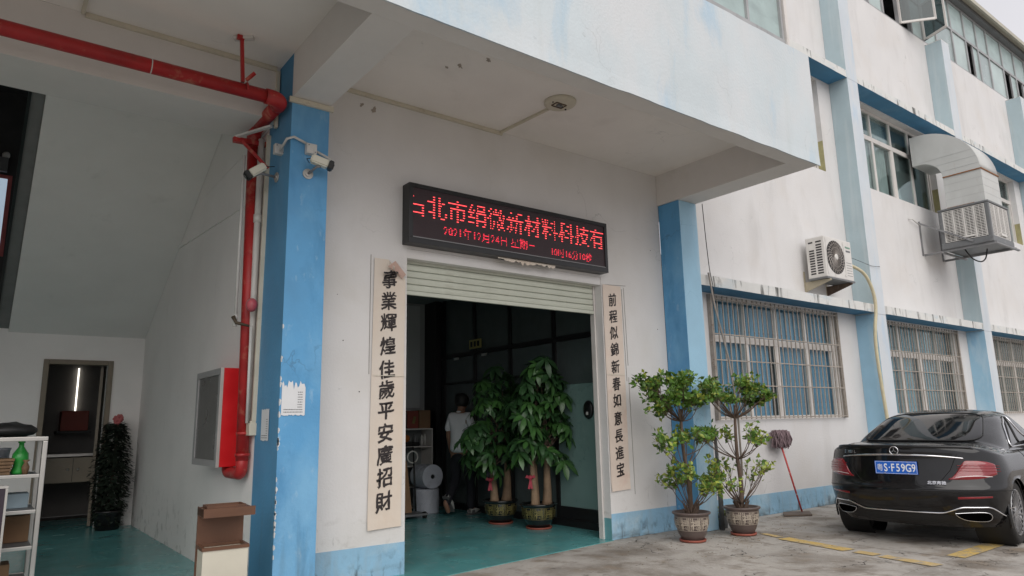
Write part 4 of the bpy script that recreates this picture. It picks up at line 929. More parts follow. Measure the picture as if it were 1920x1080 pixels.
for x in (.05, cw-.05): mb.bar((x, 1.325, -.115), (x, -.05, -.115), .045, .04); mb.bar((x-.10, 1.325, .62), (x-.1, 1.325, -.14), .04, .04)
for y in (-.05, cd): mb.bar((-.05, y, -.14), (cw+.1, y, -.14), .045, .03)
mb.bar((-.06, 1.32, .58), (-.02, .35, -.02), .035, .035); mb.bar((cw+.06, 1.32, .58), (cw+.02, .35, -.02), .035, .035)
mb.build('angle_iron', m_gmetal, fr)
MB().tube(smooth([(.2, .6, -.12), (.22, .5, -.32), (.35, .4, -.40), (.5, .35, -.32), (.52, .3, -.12)]), .014, 8).build('drain_hose', m_cable, co)
MB().tube([(-.55, 1.32, .60), (-.5, 1.27, .60), (-.1, 1.27, .5)], .012, 6).build('tie_rod', m_pvc, co)
mb = MB().tube([(-.01, .9, -.05), (0, 1.32, -.1)], .01); mb.b.free()
# wires and fixings on the wing wall
o = MB().tube(smooth([(11.93, -.2, 4.26), (12.3, -.38, 4.12), (12.75, -.385, 4.08), (13.05, -.385, 4.10), (13.2, -.02, 4.13)]), .004, 5).build('thin_wire', m_cable, None); tag(o, 'thin wire slung from the small air conditioner across the blue column', 'wire')
o = MB().tube(smooth([(7.92, -.39, 4.4), (7.93, -.40, 3.9), (7.95, -.41, 3.45), (8.0, -.41, 3.2), (8.02, -.40, 2.9)]), .006, 5).build('thin_wire', m_cable, None); tag(o, 'thin dark wire dangling beside the second blue column onto the window hood', 'wire')
o = MB().tube([(7.93, -.40, 3.40), (7.94, -.46, 2.9), (7.93, -.62, 2.2), (7.84, -.76, 1.5), (7.72, -.84, .7)], .013, 8).build('leaning_pole', m_pole, None); tag(o, 'thin grey pole leaning from the window hood into the right potted ficus', 'pole')
# ================================================================== BIN, SHELF
bn = thing('litter_bin', 'brown and cream litter bin with ashtray top beside the left blue column', 'litter bin', (1.60, -.48, 0), rad(-4))
bx_ = lambda n_, m, *a, bev=.004, p=None: MB().box(*a, bev=bev).build(n_, m, p)
bx_('back_panel', m_brown, -.17, .17, .09, .115, 0, .80, p=bn)
mb = MB(); mb.box(-.17, -.10, -.12, .12, .765, .815); mb.box(.10, .18, -.12, .12, .765, .815); mb.box(-.099, .099, -.12, -.08, .765, .815); mb.box(-.099, .099, .08, .12, .765, .815)
mb.box(-.17, -.165, -.14, .118, .755, .82); mb.box(-.17, .20, -.145, -.121, .755, .82); mb.box(-.14, .14, -.09, -.075, .816, .835); mb.box(-.14, .14, .075, .09, .816, .835); mb.box(-.14, -.125, -.074, .074, .816, .835); mb.box(.125, .14, -.074, .074, .816, .835)
mb.build('ashtray_top', m_brown, bn); bx_('ash_tray', M('ash_filling', (.30, .26, .18), .9, var=.3, vs=20), -.098, .098, -.079, .079, .766, .79, p=bn)
mb = MB()
mb.box(-.16, .16, -.14, -.132, .02, .52); mb.box(-.16, .16, .07, .078, .02, .52); mb.box(-.16, -.152, -.131, .069, .02, .52); mb.box(.152, .16, -.131, .069, .02, .52); mb.box(-.15, .15, -.13, .068, .02, .06)
mb.build('bin_box', m_binc, bn)
mb = MB(); mb.box(-.168, .168, -.148, -.128, .521, .545); mb.box(-.168, .168, .066, .086, .521, .545); mb.box(-.168, -.148, -.127, .065, .521, .545); mb.box(.148, .168, -.127, .065, .521, .545); mb.build('rim', m_brown, bn)
bx_('liner', M('bin_liner', (.42, .40, .33), .5), -.147, .147, -.126, .064, .30, .47, p=bn); MB().tube(arc((.04, -.03, .485), 0, pi, .04, (1, 0, 0), (0, 0, 1)), .004, 6).build('wire_handle', m_cable, bn)
bx_('foot_flap', m_brown, .03, .17, -.175, -.15, .22, .30, p=bn)

sf = thing('steel_shelf', 'stainless steel shelf rack with four tiers at the left edge of the bay', 'shelf rack', (0, 0, 0))
X1, YF, YR, TZ = .52, 1.0, 1.62, 1.37
for x, y in ((X1, YF), (X1, YR), (-.75, YF), (-.75, YR)): MB().box(x-.036, x, y, y+.036, 0, TZ-.037, bev=.006).build('post', m_steel, sf)
mb = MB(); mb.box(-.786, X1, YF, YF+.036, TZ-.036, TZ, bev=.006); mb.box(-.786, X1, YR, YR+.036, TZ-.036, TZ, bev=.006); mb.box(X1-.036, X1, YF+.037, YR-.001, TZ-.036, TZ); mb.build('top_frame', m_steel, sf)
for z in (1.06, .77, .48, .18):
    mb = MB(); mb.box(-.75, X1-.037, YF+.002, YF+.034, z-.03, z, bev=.004); mb.box(-.75, X1-.037, YR+.002, YR+.034, z-.03, z, bev=.004); mb.build('shelf_rail', m_steel, sf)
    MB().box(-.75, X1-.04, YF+.036, YR-.001, z-.012, z-.004).build('shelf_board', m_grey, sf)
MB().box(-.75, X1-.04, YF+.037, YR-.001, TZ-.02, TZ-.012).build('shelf_board', glass_mat('clear_shelf', (.7, .75, .75), .1), sf)
def item(name, label, cat, mb, m, loc=None): o = mb.build(name, m, None, loc=loc); return tag(o, label, cat)
mb = MB(); mb.ball((0, 0, .055), .22, 1.1, .8, .32, 18)
for v in mb.b.verts: v.co.z = max(0, v.co.z+.02*mnoise.noise(v.co*14))
item('black_bag', 'crumpled black bag lying on top of the steel shelf rack', 'bag', mb, m_cable, (.22, 1.32, TZ))
mb = MB().lathe([(.055, 0), (.062, .02), (.045, .07), (.062, .12), (.058, .17), (.02, .23), (.018, .26), (.026, .262), (.026, .285)], 20)
item('green_bottle', 'green plastic bottle on the top tier of the steel shelf rack', 'bottle', mb, m_green, (.345, 1.22, 1.057))
mb = MB(); 
for i in range(5): mb.box(-.14-.006*i, .14+.006*i, -.10-.004*i, .10+.004*i, i*.028, i*.028+.024, bev=.006)
item('wicker_tray', 'brown slatted basket beside the green bottle on the top tier', 'basket', mb, m_basket, (.14, 1.22, 1.057))
item('plastic_tub', 'pale plastic tub behind the slatted basket on the top tier', 'tub', MB().lathe([(.10, 0), (.12, .2), (.125, .2), (.125, .22)], 22), m_bubble, (.16, 1.48, 1.057))
mb = MB().lathe([(.02, 0), (.03, .06), (.012, .1), (.03, .12)], 12); item('brown_figurine', 'small brown ornament in front of the green bottle', 'ornament', mb, m_basket, (.385, 1.12, 1.057))
mb = MB()
for i in range(6): mb.tube(arc((0, 0, .07+i*.022), 0, 2*pi, .10+.012*i, (1, 0, 0), (0, 1, 0), 20), .012, 6, False)
mb.lathe([(.09, .03), (.10, .05)], 16); item('round_basket', 'round woven basket tipped on the second tier', 'basket', mb, m_basket, (.10, 1.25, .76))
item('orange_carton', 'orange carton on the third tier of the steel shelf rack', 'carton', MB().box(-.1, .1, -.1, .1, 0, .18, bev=.004), m_orange, (.17, 1.25, .478))
item('brown_carton', 'brown carton on the lowest tier of the steel shelf rack', 'carton', MB().box(-.13, .13, -.12, .12, 0, .15, bev=.004), m_card, (.22, 1.28, .178))
item('kraft_carton', 'kraft carton beside the orange one on the third tier', 'carton', MB().box(-.09, .09, -.08, .08, 0, .22, bev=.004), m_card, (.38, 1.42, .478))
item('blue_carton', 'flat pale blue carton on the second tier beside the round basket', 'carton', MB().box(-.1, .1, -.12, .12, 0, .12, bev=.004), M('pale_blue_carton', (.25, .32, .36), .7), (.34, 1.40, .768))
item('paper_stack', 'stack of loose papers on the lowest tier beside the brown carton', 'paper stack', MB().box(-.08, .08, -.1, .1, 0, .06).box(-.075, .085, -.09, .11, .061, .09), m_paperw, (.02, 1.25, .178))
item('purple_pouch', 'dull purple pouch on the third tier behind the orange carton', 'pouch', MB().ball((0, 0, .07), .1, 1.2, .7, .7), M('dull_purple_cloth', (.16, .08, .14), .8), (-.05, 1.42, .478))
t = thing('display_board', 'dark display board with pale metal edge standing in front of the steel shelf rack', 'board', (0, 0, 0))
MB().box(-.6, .245, .62, .64, .25, .98).build('panel', M('dark_purple_board', (.03, .018, .03), .4), t); MB().box(-.6, .262, .615, .645, .98, 1.0).box(.246, .262, .615, .645, .25, .979).build('edge', m_steel, t); MB().box(.20, .24, .63, .70, 0, .25).box(-.5, -.46, .63, .70, 0, .25).build('leg', m_steel, t)
MB().box(.10, .24, .60, .612, .34, .44).build('yellow_label', m_gold, t)

# artificial flower tree by the back wall
ft = thing('artificial_tree', 'tall dark artificial plant column topped with pink flowers beside the brown doorway', 'artificial plant', (1.68, 5.72, 0))
MB().lathe([(.15, 0), (.19, .25), (.2, .27), (.17, .27), (.16, .24)], 24).build('pot', m_black, ft); MB().tube([(0, 0, .2), (.02, 0, 1.0), (.04, .02, 1.62)], .02, 8).build('stem', m_barkd, ft)
random.seed(3); mb = MB()
for i in range(3600):
    z = random.uniform(.05, 1.52); a = random.random()*2*pi; R_ = (.29-.13*abs(z-.75)/.75)*random.uniform(.3, 1); p = Vector((R_*cos(a), R_*sin(a)*.8, z)); d = Vector((cos(a), sin(a), random.uniform(-1, .3))).normalized()*.07; s_ = d.cross(Vector((0, 0, 1))).normalized()*.028
    mb.poly([p, p+d*.5+s_, p+d, p+d*.5-s_])
mb.build('foliage', m_dgreen, ft)['kind'] = 'stuff'
for i in range(5):
    mb = MB(); c = Vector((random.uniform(-.05, .08), random.uniform(-.1, .0), 1.58+random.uniform(-.06, .10)))
    for k_ in range(6): a = k_*pi/3; mb.ball(c+Vector((.03*cos(a), 0, .03*sin(a))), .024, 1, .5, 1, 8)
    mb.build('flower', m_pink, ft)

# ================================================================== INTERIOR THINGS
rk = thing('white_shelf', 'low white open shelf unit against the back wall inside the doorway', 'shelf unit', (5.74, 4.50, 0))
mb = MB(); 
for x in (0, .66): mb.box(x, x+.02, 0, .38, 0, 1.34)
mb.build('side_panel', m_frame, rk)
for z in (.02, .36, .70, 1.02, 1.32): MB().box(.021, .659, 0, .38, z, z+.02).build('shelf', m_frame, rk)
MB().box(.021, .659, .365, .38, .041, 1.31).build('back_panel', m_shade, rk)
mb = MB().box(-.13, .17, -.12, .12, 0, .07).box(-.13, -.11, -.12, .12, .07, .14); item('black_tray', 'black tray of tools on the top shelf of the white shelf unit', 'tray', mb, m_cable, (6.0, 4.66, 1.04))
item('orange_tape', 'orange tape roll on the black tray', 'tape roll', MB().lathe([(.03, -.025), (.06, -.025), (.06, .025), (.03, .025)], 20, ax='Y'), m_orange, (5.98, 4.66, 1.175))
mb = MB().lathe([(.035, 0), (.035, .13), (.012, .17), (.012, .19)], 14).box(-.03, .02, -.01, .01, .19, .215); item('spray_bottle', 'spray bottle standing on the top shelf of the white shelf unit', 'bottle', mb, m_grey, (6.17, 4.68, 1.04))
for i, x in enumerate((6.29, 6.35)): item('white_bottle', ('left' if i == 0 else 'right')+' one of two slim white bottles beside the spray bottle', 'bottle', MB().lathe([(.025, 0), (.025, .15), (.012, .17), (.012, .2)], 12), m_pvc, (x, 4.66, 1.04))
for i, (x, h_, m_, lb) in enumerate(((5.80, .27, m_cable, 'dark carton, leftmost on top of the white shelf unit'), (6.03, .30, M('dull_red_carton', (.22, .05, .035)), 'dull red carton with a yellow tag on top of the white shelf unit'), (6.27, .31, m_card, 'brown carton, rightmost on top of the white shelf unit'))):
    item('carton', lb, 'carton', MB().box(-.11, .11, -.15, .15, 0, h_, bev=.004), m_, (x+.02, 4.70, 1.342))
o = MB().quadbox([(-.03, 0, -.06), (.02, 0, -.07), (.05, 0, .05), (0, 0, .06)], (0, .004, 0)).build('yellow_tag', m_gold, None, loc=(6.06, 4.54, 1.49)); tag(o, 'yellow tag on the dull red carton', 'tag')
mb = MB().lathe([(.205, 0), (.21, .01), (.205, .1), (.212, .2), (.206, .3), (.21, .37), (.2, .38)], 36); item('bubble_wrap_roll', 'bubble wrap roll standing upright on the teal floor', 'bubble wrap roll', mb, m_bubble, (6.0, 4.0, 0))
mb = MB().lathe([(.035, -.205), (.19, -.205)], 36, ax='Y', smooth=False, close=False).lathe([(.19, -.205), (.195, 0), (.19, .2)], 36, ax='Y', close=False).lathe([(.19, .2), (.035, .2)], 36, ax='Y', smooth=False, close=False); MB().lathe([(.034, -.18), (.034, .19)], 16, (6.0, 4.0, .575), 'Y').build('roll_core', m_cable, None); _rc = bpy.data.objects[-1] if False else C.objects['roll_core']; _ri = item('bubble_wrap_roll', 'bubble wrap roll lying on its side on top of the upright roll', 'bubble wrap roll', mb, m_bubble, (6.0, 4.0, .575)); _rc.parent = _ri; _rc.location = (-6.0, -4.0, -.575)
t = thing('trolley', 'dark folding trolley with cardboard sheets leaning behind the left door jamb', 'trolley', (5.22, 3.7, 0))
MB().tube([(0, 0, .05), (0, .1, 1.05), (.42, .1, 1.05), (.42, 0, .05)], .015, 8).build('frame', m_cable, t); MB().box(-.02, .44, -.35, .02, .05, .08).build('deck', m_grey, t); MB().lathe([(.05, -.02), (.05, .02)], 14, (.02, -.3, .05), 'X').lathe([(.05, -.02), (.05, .02)], 14, (.4, -.3, .05), 'X').build('wheel', m_tyre, t)
item('cardboard_sheet', 'brown cardboard sheet leaning against the dark trolley', 'cardboard', MB().quadbox([(5.22, 3.50, .09), (5.46, 3.50, .09), (5.46, 3.68, .85), (5.22, 3.68, .85)], (0, .02, 0)), m_card)
item('cable_coil', 'pale cable coil hanging on the trolley handle', 'cable', MB().tube(arc((5.62, 3.78, .90), 0, 2*pi, .09, (1, 0, 0), (0, 0, 1), 20), .012, 6), m_pvc)
item('wall_panel', 'tall pale board on the back wall behind the white shelf unit', 'board', MB().box(4.9, 6.36, 4.86, 4.895, 1.70, 3.55), M('pale_board', (.50, .52, .52), .7, var=.04))
t = thing('exit_plate', 'small yellow sign plate on the dark glass partition above the person', 'sign', (6.585, 3.40, 2.72)); MB().box(-.006, .010, -.17, .17, -.075, .075).build('plate', m_ph, t)
for y in (-.10, 0, .10): MB().box(-.010, -.0065, y-.03, y+.03, -.045, .045).build('figure_print', m_cable, t)
t = thing('face_terminal', 'black oval access terminal on the frosted panel beside the door jamb', 'access terminal', (6.61, .72, 1.56))
mb = MB().lathe([(.001, -.03), (.075, -.03), (.09, -.015), (.09, .01)], 28, ax='X'); 
for v in mb.b.verts: v.co.z *= 1.35
mb.build('body', m_black, t); MB().box(-.033, -.031, -.02, .02, -.07, -.03).build('screen_icon', m_pvc, t)

# pots ------------------------------------------------------------
def fu_mesh(sz, bold=.002): return text_mesh('福', sz, bold=bold)
def pot_thing(label, cat, loc, kind, R, H, group=None, mp=None, mr=None, ms=m_terra):
    t = thing('potted_plant', label, cat, loc)
    prof = [(R*.55, .02), (R*.62, .03), (R*.80, H*.30), (R*.93, H*.62), (R*.97, H*.85), (R*.96, H*.90), (R*1.07, H*.93), (R*1.10, H*.97), (R*1.07, H), (R*.95, H), (R*.93, H*.9), (.01, H*.88)]
    MB().lathe(prof, 48).build('pot', mp, t)
    MB().lathe([(R*.66, 0), (R*.74, .005), (R*.76, .028), (R*.70, .028), (R*.66, .014), (.01, .014)], 36).build('saucer', ms, t)
    MB().lathe([(R*.94, H*.90), (R*.5, H*.93), (.01, H*.95)], 30, close=False).build('soil', m_soil, t)
    def rr(z):
        for (r0, z0), (r1, z1) in zip(prof, prof[1:6]):
            if z0 <= z <= z1: return r0+(r1-r0)*(z-z0)/(z1-z0)
        return R
    # raised lattice band with characters
    mb = MB(); n = 30; zs = [H*(.40+.45*i/5) for i in range(6)]
    for z in zs: mb.tube([Vector(((rr(z)+.001)*cos(2*pi*k_/48), (rr(z)+.001)*sin(2*pi*k_/48), z)) for k_ in range(49)], .0022, 4, False)
    for k_ in range(n*2):
        if (k_ % 6) in (2, 3) : continue
        a = 2*pi*k_/(n*2)
        for z0, z1 in zip(zs, zs[1:]):
            za, zb = z0+.005, z1-.005; w_ = pi/(n*2)*.52; pts = []
            P = [Vector(((rr(z)+.003)*cos(a+s_*w_), (rr(z)+.003)*sin(a+s_*w_), z)) for s_, z in ((-1, za), (1, za), (1, zb), (-1, zb))]
            mb.poly(P)
    mb.build('relief_band', mr, t)
    me0 = fu_mesh(H*.34)
    for k_ in range(10):
        a = 2*pi*(k_*6+2.5)/(n*2); z = (zs[0]+zs[-1])/2; r_ = rr(z)+.005
        put(me0.copy(), 'character', mr, t, (r_*cos(a), r_*sin(a), z), (-sin(a), cos(a), 0), (.12*cos(a), .12*sin(a), 1))
    bpy.data.meshes.remove(me0)
    return t
# palmate leaf: leaflets radiating from a stalk tip, one mesh shared by the leaves
def leaflet(mb, base, d, up, ln, wd, droop):
    d = d.normalized(); s_ = d.cross(up).normalized(); n_ = s_.cross(d); L_ = []
    for t_, w_ in ((0, .04), (.25, .55), (.55, 1), (.8, .75), (1, .02)):
        c = base+d*ln*t_-Vector((0, 0, 1))*droop*ln*t_*t_; L_.append((c-s_*wd*w_*.5+n_*wd*.10*w_, c, c+s_*wd*w_*.5+n_*wd*.10*w_))
    for a, b in zip(L_, L_[1:]):
        va = [mb.b.verts.new(v) for v in a]; vb = [mb.b.verts.new(v) for v in b]
        for i in (0, 1): f = mb.b.faces.new((va[i], va[i+1], vb[i+1], vb[i])); f.smooth = True
def palm_leaf(seed, n_=6, R_=.20):
    random.seed(seed); mb = MB(); mb.tube([(-.16, 0, -.05), (-.07, 0, .0), (0, 0, 0)], .0035, 4, False)
    for i in range(n_):
        a = -2.1+4.2*i/(n_-1); d = Vector((cos(a), sin(a), random.uniform(-.15, .1)))
        leaflet(mb, Vector((0, 0, 0)), d, Vector((0, 0, 1)), R_*(1-.25*abs(a)/2.1)*random.uniform(.9, 1.1), R_*.36, random.uniform(.35, .75))
    bmesh.ops.remove_doubles(mb.b, verts=mb.b.verts, dist=1e-4)
    return mb.mesh('leaf')
LEAF = []
for i in range(6):
    me = palm_leaf(20+i, 5+i % 3); me.materials.append(m_leafd if i < 4 else m_leafl); LEAF.append(me)
def money_tree(label, loc, seed, H0, trunks, blobs, nleaf, R, H):
    t = pot_thing(label, 'potted tree', loc, 0, R, H, mp=m_potb, mr=m_gold); random.seed(seed); tips = []
    for (x, y, r, lx, ly, h_) in trunks:
        P = [(x+lx*s_+.008*sin(s_*7), y+ly*s_, H*.9+h_*s_) for s_ in (0, .1, .3, .5, .75, 1)]
        MB().tube(P, [r*1.35, r*1.12, r*.95, r*.85, r*.75, r*.6], 14).build('trunk', m_bark, t)
        top = Vector(P[-1])
        for b in blobs:
            if random.random() < .75: MB().tube([top-Vector((0, 0, .05)), top.lerp(Vector(b[:3]), .5)+Vector((0, 0, .05)), Vector(b[:3])], [.016, .010, .005], 6).build('branch', m_barkd, t)
    for b in blobs:
        c = Vector(b[:3]); n_ = int(nleaf*b[4])
        for i in range(n_):
            a = random.random()*2*pi; el = random.uniform(-.5, 1.2); v = Vector((cos(a)*cos(el), sin(a)*cos(el), sin(el)*.9)); p = c+v*b[3]*random.uniform(.55, 1.05)
            o = inst('leaf', random.choice(LEAF), t, p, (random.uniform(-.5, .5), random.uniform(.1, .9), a), (random.uniform(.8, 1.2),)*3)
    return t
T2 = money_tree('front potted money tree with three pale trunks and lush palmate leaves inside the doorway', (6.21, 1.36, 0), 5, 0, [(-.10, -.05, .048, -.03, 0, .62), (.02, .08, .045, .02, .02, .66), (.13, -.03, .056, .03, 0, .78)],
  [(.04, -.05, 2.14, .24, .7), (-.02, -.05, 1.95, .28, .8), (.25, -.08, 1.9, .2, .5), (-.16, -.08, 1.72, .22, .7), (.25, -.05, 1.72, .24, .7), (.48, -.05, 1.46, .24, .75), (.05, -.15, 1.45, .27, 1), (-.16, -.1, 1.20, .22, .8), (.25, -.15, 1.22, .25, .8), (.0, -.18, .96, .2, .7), (.22, -.1, .90, .18, .5), (.68, 0, 1.3, .16, .35), (.60, -.1, 1.52, .18, .5), (-.32, -.05, 1.50, .22, .6), (-.30, -.1, 1.05, .2, .6), (-.1, .0, 1.75, .25, .5)], 15, .235, .33)
rb = MB(); rb.ball((0, 0, 0), .03, 1.3, .6, 1, 10)
for s_ in (-1, 1): rb.quadbox([(0, -.01, 0), (.05*s_, -.015, .04), (.07*s_, -.015, .0), (.02*s_, -.01, -.01)], (0, .01, 0)); rb.quadbox([(-.01, -.012, -.02), (.012, -.012, -.02), (.02*s_+.01, -.02, -.15), (.02*s_-.02, -.02, -.14)], (0, .006, 0))
rbm = rb.mesh('ribbon'); rbm.materials.append(M('red_ribbon', (.30, .02, .04), .6))
rbo = inst('ribbon', rbm, T2, (-.20, -.09, .68), (0, 0, -.5)); 
T1 = money_tree('rear potted money tree with darker foliage and red ribbon, half hidden behind the front one', (6.13, 2.12, 0), 11, 0, [(-.11, 0, .055, -.02, 0, .55), (.12, .02, .06, .05, 0, .72)],
  [(-.12, .05, 1.86, .26, .6), (.12, .1, 1.98, .3, .9), (.1, -.05, 1.5, .28, .8), (.30, -.2, 1.25, .24, .7), (.28, -.2, .92, .2, .6), (-.55, -.1, 1.15, .18, .5), (-.30, -.1, 1.62, .26, .8), (.2, 0, 1.7, .28, .8), (-.42, -.1, 1.28, .24, .8), (-.1, -.12, 1.3, .28, .9), (-.45, -.15, .98, .22, .8), (-.1, -.1, .98, .26, .8), (.25, 0, 1.1, .26, .7), (-.3, -.1, .78, .18, .5)], 13, .235, .33)
inst('ribbon', rbm, T1, (-.24, -.09, .62), (0, 0, -.5))

# ficus in brown pots: three tiers
def ficus(label, loc, seed, tiers, lean, yel):
    t = pot_thing(label, 'potted tree', loc, 1, .205, .335, mp=m_pot, mr=m_potp); random.seed(seed)
    Hh = max(b[2] for b in tiers)
    TR = smooth([(0, 0, .3), (.02+lean[0]*.3, 0, .6), (.0+lean[0]*.5, .01, .9), (-.02+lean[0]*.8, 0, 1.2), (lean[0], lean[1], Hh-.15)], 4)
    MB().tube(TR, [.032-.018*i/len(TR) for i in range(len(TR))], 9).build('trunk', m_barkd, t)
    br = MB(); fo = [MB(), MB()]; 
    for ti, (cx, cy, cz, rx, rz, nb, zb, dens) in enumerate(tiers):
        for k_ in range(int(nb*.62)):
            a = 2*pi*k_*1.618+random.uniform(-.4, .4); base = Vector((0, 0, zb)); bi = min(range(len(TR)), key=lambda i: abs(TR[i].z-zb)); base = TR[bi].copy()
            rr_ = random.uniform(.55, 1); tip = Vector((cx+rx*rr_*cos(a), cy+rx*.85*rr_*sin(a), cz+rz*random.uniform(-.75, .85)*(1.15-rr_*.5)))
            mid = base.lerp(tip, .55)+Vector((0, 0, -.03+random.uniform(-.05, .02))); br.tube(smooth([base, mid, tip], 3), [.0075, .0065, .006, .005, .0045, .004, .003], 5, False)
            for s_ in range(5 if ti < 1 else 3):
                sb = base.lerp(tip, random.uniform(.5, .85)); st = tip+Vector((random.uniform(-1, 1), random.uniform(-1, 1), random.uniform(-.5, 1)))*.105; br.tube([mid.lerp(tip, .55), st], .003, 4, False)
                for end in (tip, st):
                    for L_ in range(int(6*dens)):
                        d = Vector((random.gauss(0, 1), random.gauss(0, 1), random.gauss(.35, .8))).normalized(); p = end+Vector((random.uniform(-1, 1), random.uniform(-1, 1), random.uniform(-1, 1)))*.035
                        ln = random.uniform(.05, .08); ss = d.cross(Vector((random.gauss(0, 1), random.gauss(0, 1), 1))).normalized()*ln*.30; n2 = ss.cross(d)*.5
                        yy = 1 if random.random() < yel[ti] else 0
                        fo[yy].poly([p, p+d*ln*.45+ss+n2*.3, p+d*ln, p+d*ln*.45-ss+n2*.3])
    br.build('branches', m_barkd, t); fo[0].build('foliage', m_fic, t)['kind'] = 'stuff'; fo[1].build('foliage', m_ficy, t)['kind'] = 'stuff'
    mb = MB()
    for i in range(26):
        a = random.random()*2*pi; mb.tube([(.05*cos(a), .05*sin(a), .31), (.10*cos(a), .10*sin(a), .36+random.random()*.12)], [.012, .004], 5, False)
    mb.build('root_shoots', m_barkd, t)
    return t
ficus('left potted ficus with dense round crown in a brown pot before the blue column', (6.86, -.70, 0), 31, [(-.22, 0, 1.68, .36, .30, 40, 1.35, 1.7), (-.30, 0, 1.12, .22, .12, 9, .82, 1.4), (.16, 0, 1.18, .22, .15, 9, .82, 1.6), (.42, 0, 1.22, .1, .06, 3, 1.0, 1.0), (.12, 0, .68, .40, .20, 26, .36, 1.35)], (-.07, 0), (.12, .25, .3, .3, .45))
ficus('right potted ficus with thinner tiers in a brown pot beside the leaning mop', (7.68, -.82, 0), 57, [(.0, 0, 1.72, .47, .21, 34, 1.38, 1.35), (-.02, 0, 1.15, .52, .15, 20, .88, .85), (.02, 0, .70, .52, .22, 26, .36, .6)], (.02, 0), (.22, .5, .6))
random.seed(77); mb = MB()
for i in range(230):
    x = random.gauss(7.3, .9); y = random.gauss(-.75, .45)
    if y > -.02 or (7.43 < x < 7.8 and y > -.37): continue
    a = random.random()*2*pi; l_ = random.uniform(.012, .03); d = Vector((cos(a), sin(a), 0)); s_ = Vector((-sin(a), cos(a), 0))*.35; p = Vector((x, y, .003))
    mb.poly([p, p+d*l_*.5+s_*l_+Vector((0, 0, .004)), p+d*l_, p+d*l_*.5-s_*l_+Vector((0, 0, .002))])
tag(mb.build('fallen_leaves', M('dry_fallen_leaf', (.20, .13, .05), .8, var=.5, vs=12), None), 'scattered dry leaves and bits on the concrete around the brown pots', 'fallen leaves', kind='stuff')
# small plant behind
t = thing('small_plant', 'small bright green plant in a little pot behind the two brown pots', 'potted plant', (7.98, -.30, 0)); MB().lathe([(.06, 0), (.08, .14), (.085, .15), (.07, .15), (.01, .13)], 16).build('pot', m_grey, t)
random.seed(9); mb = MB()
for i in range(60): a = random.random()*2*pi; leaflet(mb, Vector((0, 0, .13+random.random()*.12)), Vector((cos(a), sin(a), random.uniform(.1, 1.5))), Vector((0, 0, 1)), .10, .05, .5)
mb.build('foliage', m_ficy, t)['kind'] = 'stuff'
MB().tube([(7.815, -.41, 0), (7.82, -.41, .5), (7.812, -.40, 1.25)], [.035, .03, .018], 8).build('stained_corner_pipe', M('mildewed_pipe', (.10, .10, .10), .9, var=.4, vs=9, layers=[((.3, .35, .38), (9, 9, 3), .55, .65, .8)]), B)
# mop
t = thing('mop', 'upturned mop with grey yarn head and red handle leaning on the wing wall', 'mop', (0, 0, 0))
ma, mb_ = Vector((9.80, -.34, .04)), Vector((9.72, -.12, 1.10)); MB().tube([ma, mb_], .013, 10).build('handle', m_mopr, t)
random.seed(4); mb = MB(); 
for i in range(210):
    a = random.random()*2*pi; c0 = mb_+Vector((random.uniform(-.16, .16), random.uniform(-.05, .05), .06+random.uniform(-.02, .05))); ox = random.choice((-1, 1))*random.uniform(.3, 1)
    P = [c0, c0+Vector((ox*.03, -.05*random.random(), .01)), c0+Vector((ox*.04, -.07*random.random(), -.09)), c0+Vector((ox*.045+random.uniform(-.02, .02), -.06*random.random(), -.17-.04*random.random()))]
    mb.tube(P, [.009, .010, .009, .005], 5, False)
mb.ball(mb_+Vector((0, 0, .05)), .1, 1.7, .6, .6, 14); mb.build('mop_head', m_mop, t)['kind'] = 'stuff'
item('dust_board', 'flat dark board on the ground under the foot of the mop', 'board', MB().quadbox([(9.42, -.28, .004), (9.76, -.52, .004), (10.06, -.30, .004), (9.72, -.08, .004)], (0, 0, .022)), m_wood)

# ================================================================== PERSON (seen from behind, mid stride)
pr_ = thing('person', 'person in white polo shirt and dark trousers walking away into the dim room', 'person', (6.20, 3.28, 0), rad(-66)); pr_.scale = (1.04,)*3
V = [(0, 0, .98), (0, .0, 1.12), (0, .01, 1.30), (0, .0, 1.45), (0, .02, 1.53), (0, .05, 1.60), (0, .075, 1.68), (0, .08, 1.76),
     (.10, 0, .93), (.10, .14, .52), (.10, .12, .09), (.10, .26, .05), (-.09, 0, .93), (-.10, .02, .50), (-.10, -.26, .20), (-.10, -.17, .05),
     (.17, 0, 1.44), (.22, -.01, 1.20), (.22, .06, .98), (.21, .10, .88), (-.17, 0, 1.44), (-.22, 0, 1.20), (-.21, .06, .96), (-.20, .09, .87)]
Ed = [(0, 1), (1, 2), (2, 3), (3, 4), (4, 5), (5, 6), (6, 7), (0, 8), (8, 9), (9, 10), (10, 11), (0, 12), (12, 13), (13, 14), (14, 15), (3, 16), (16, 17), (17, 18), (18, 19), (3, 20), (20, 21), (21, 22), (22, 23)]
Rr = [(.15, .11), (.135, .10), (.155, .11), (.15, .10), .06, .062, (.11, .115), (.09, .10), .085, .058, .042, .035, .085, .058, .042, .035, .06, .042, .033, .026, .06, .042, .033, .026]
body = skin('body', V, Ed, Rr, m_skin, pr_)
for sx, hx, hy, hz in ((1, .21, .11, .86), (-1, -.20, .10, .85)):
    for f_ in range(4): skin('finger', [(hx+.018*(f_-1.5), hy, hz), (hx+.018*(f_-1.5), hy+.02, hz-.04), (hx+.017*(f_-1.5), hy+.035, hz-.07-.006*(f_ % 3))], [(0, 1), (1, 2)], [.010, .009, .007], m_skin, body, 1)
    skin('thumb', [(hx-.02*sx, hy+.01, hz+.01), (hx-.045*sx, hy+.03, hz-.02), (hx-.05*sx, hy+.045, hz-.045)], [(0, 1), (1, 2)], [.011, .010, .008], m_skin, body, 1)
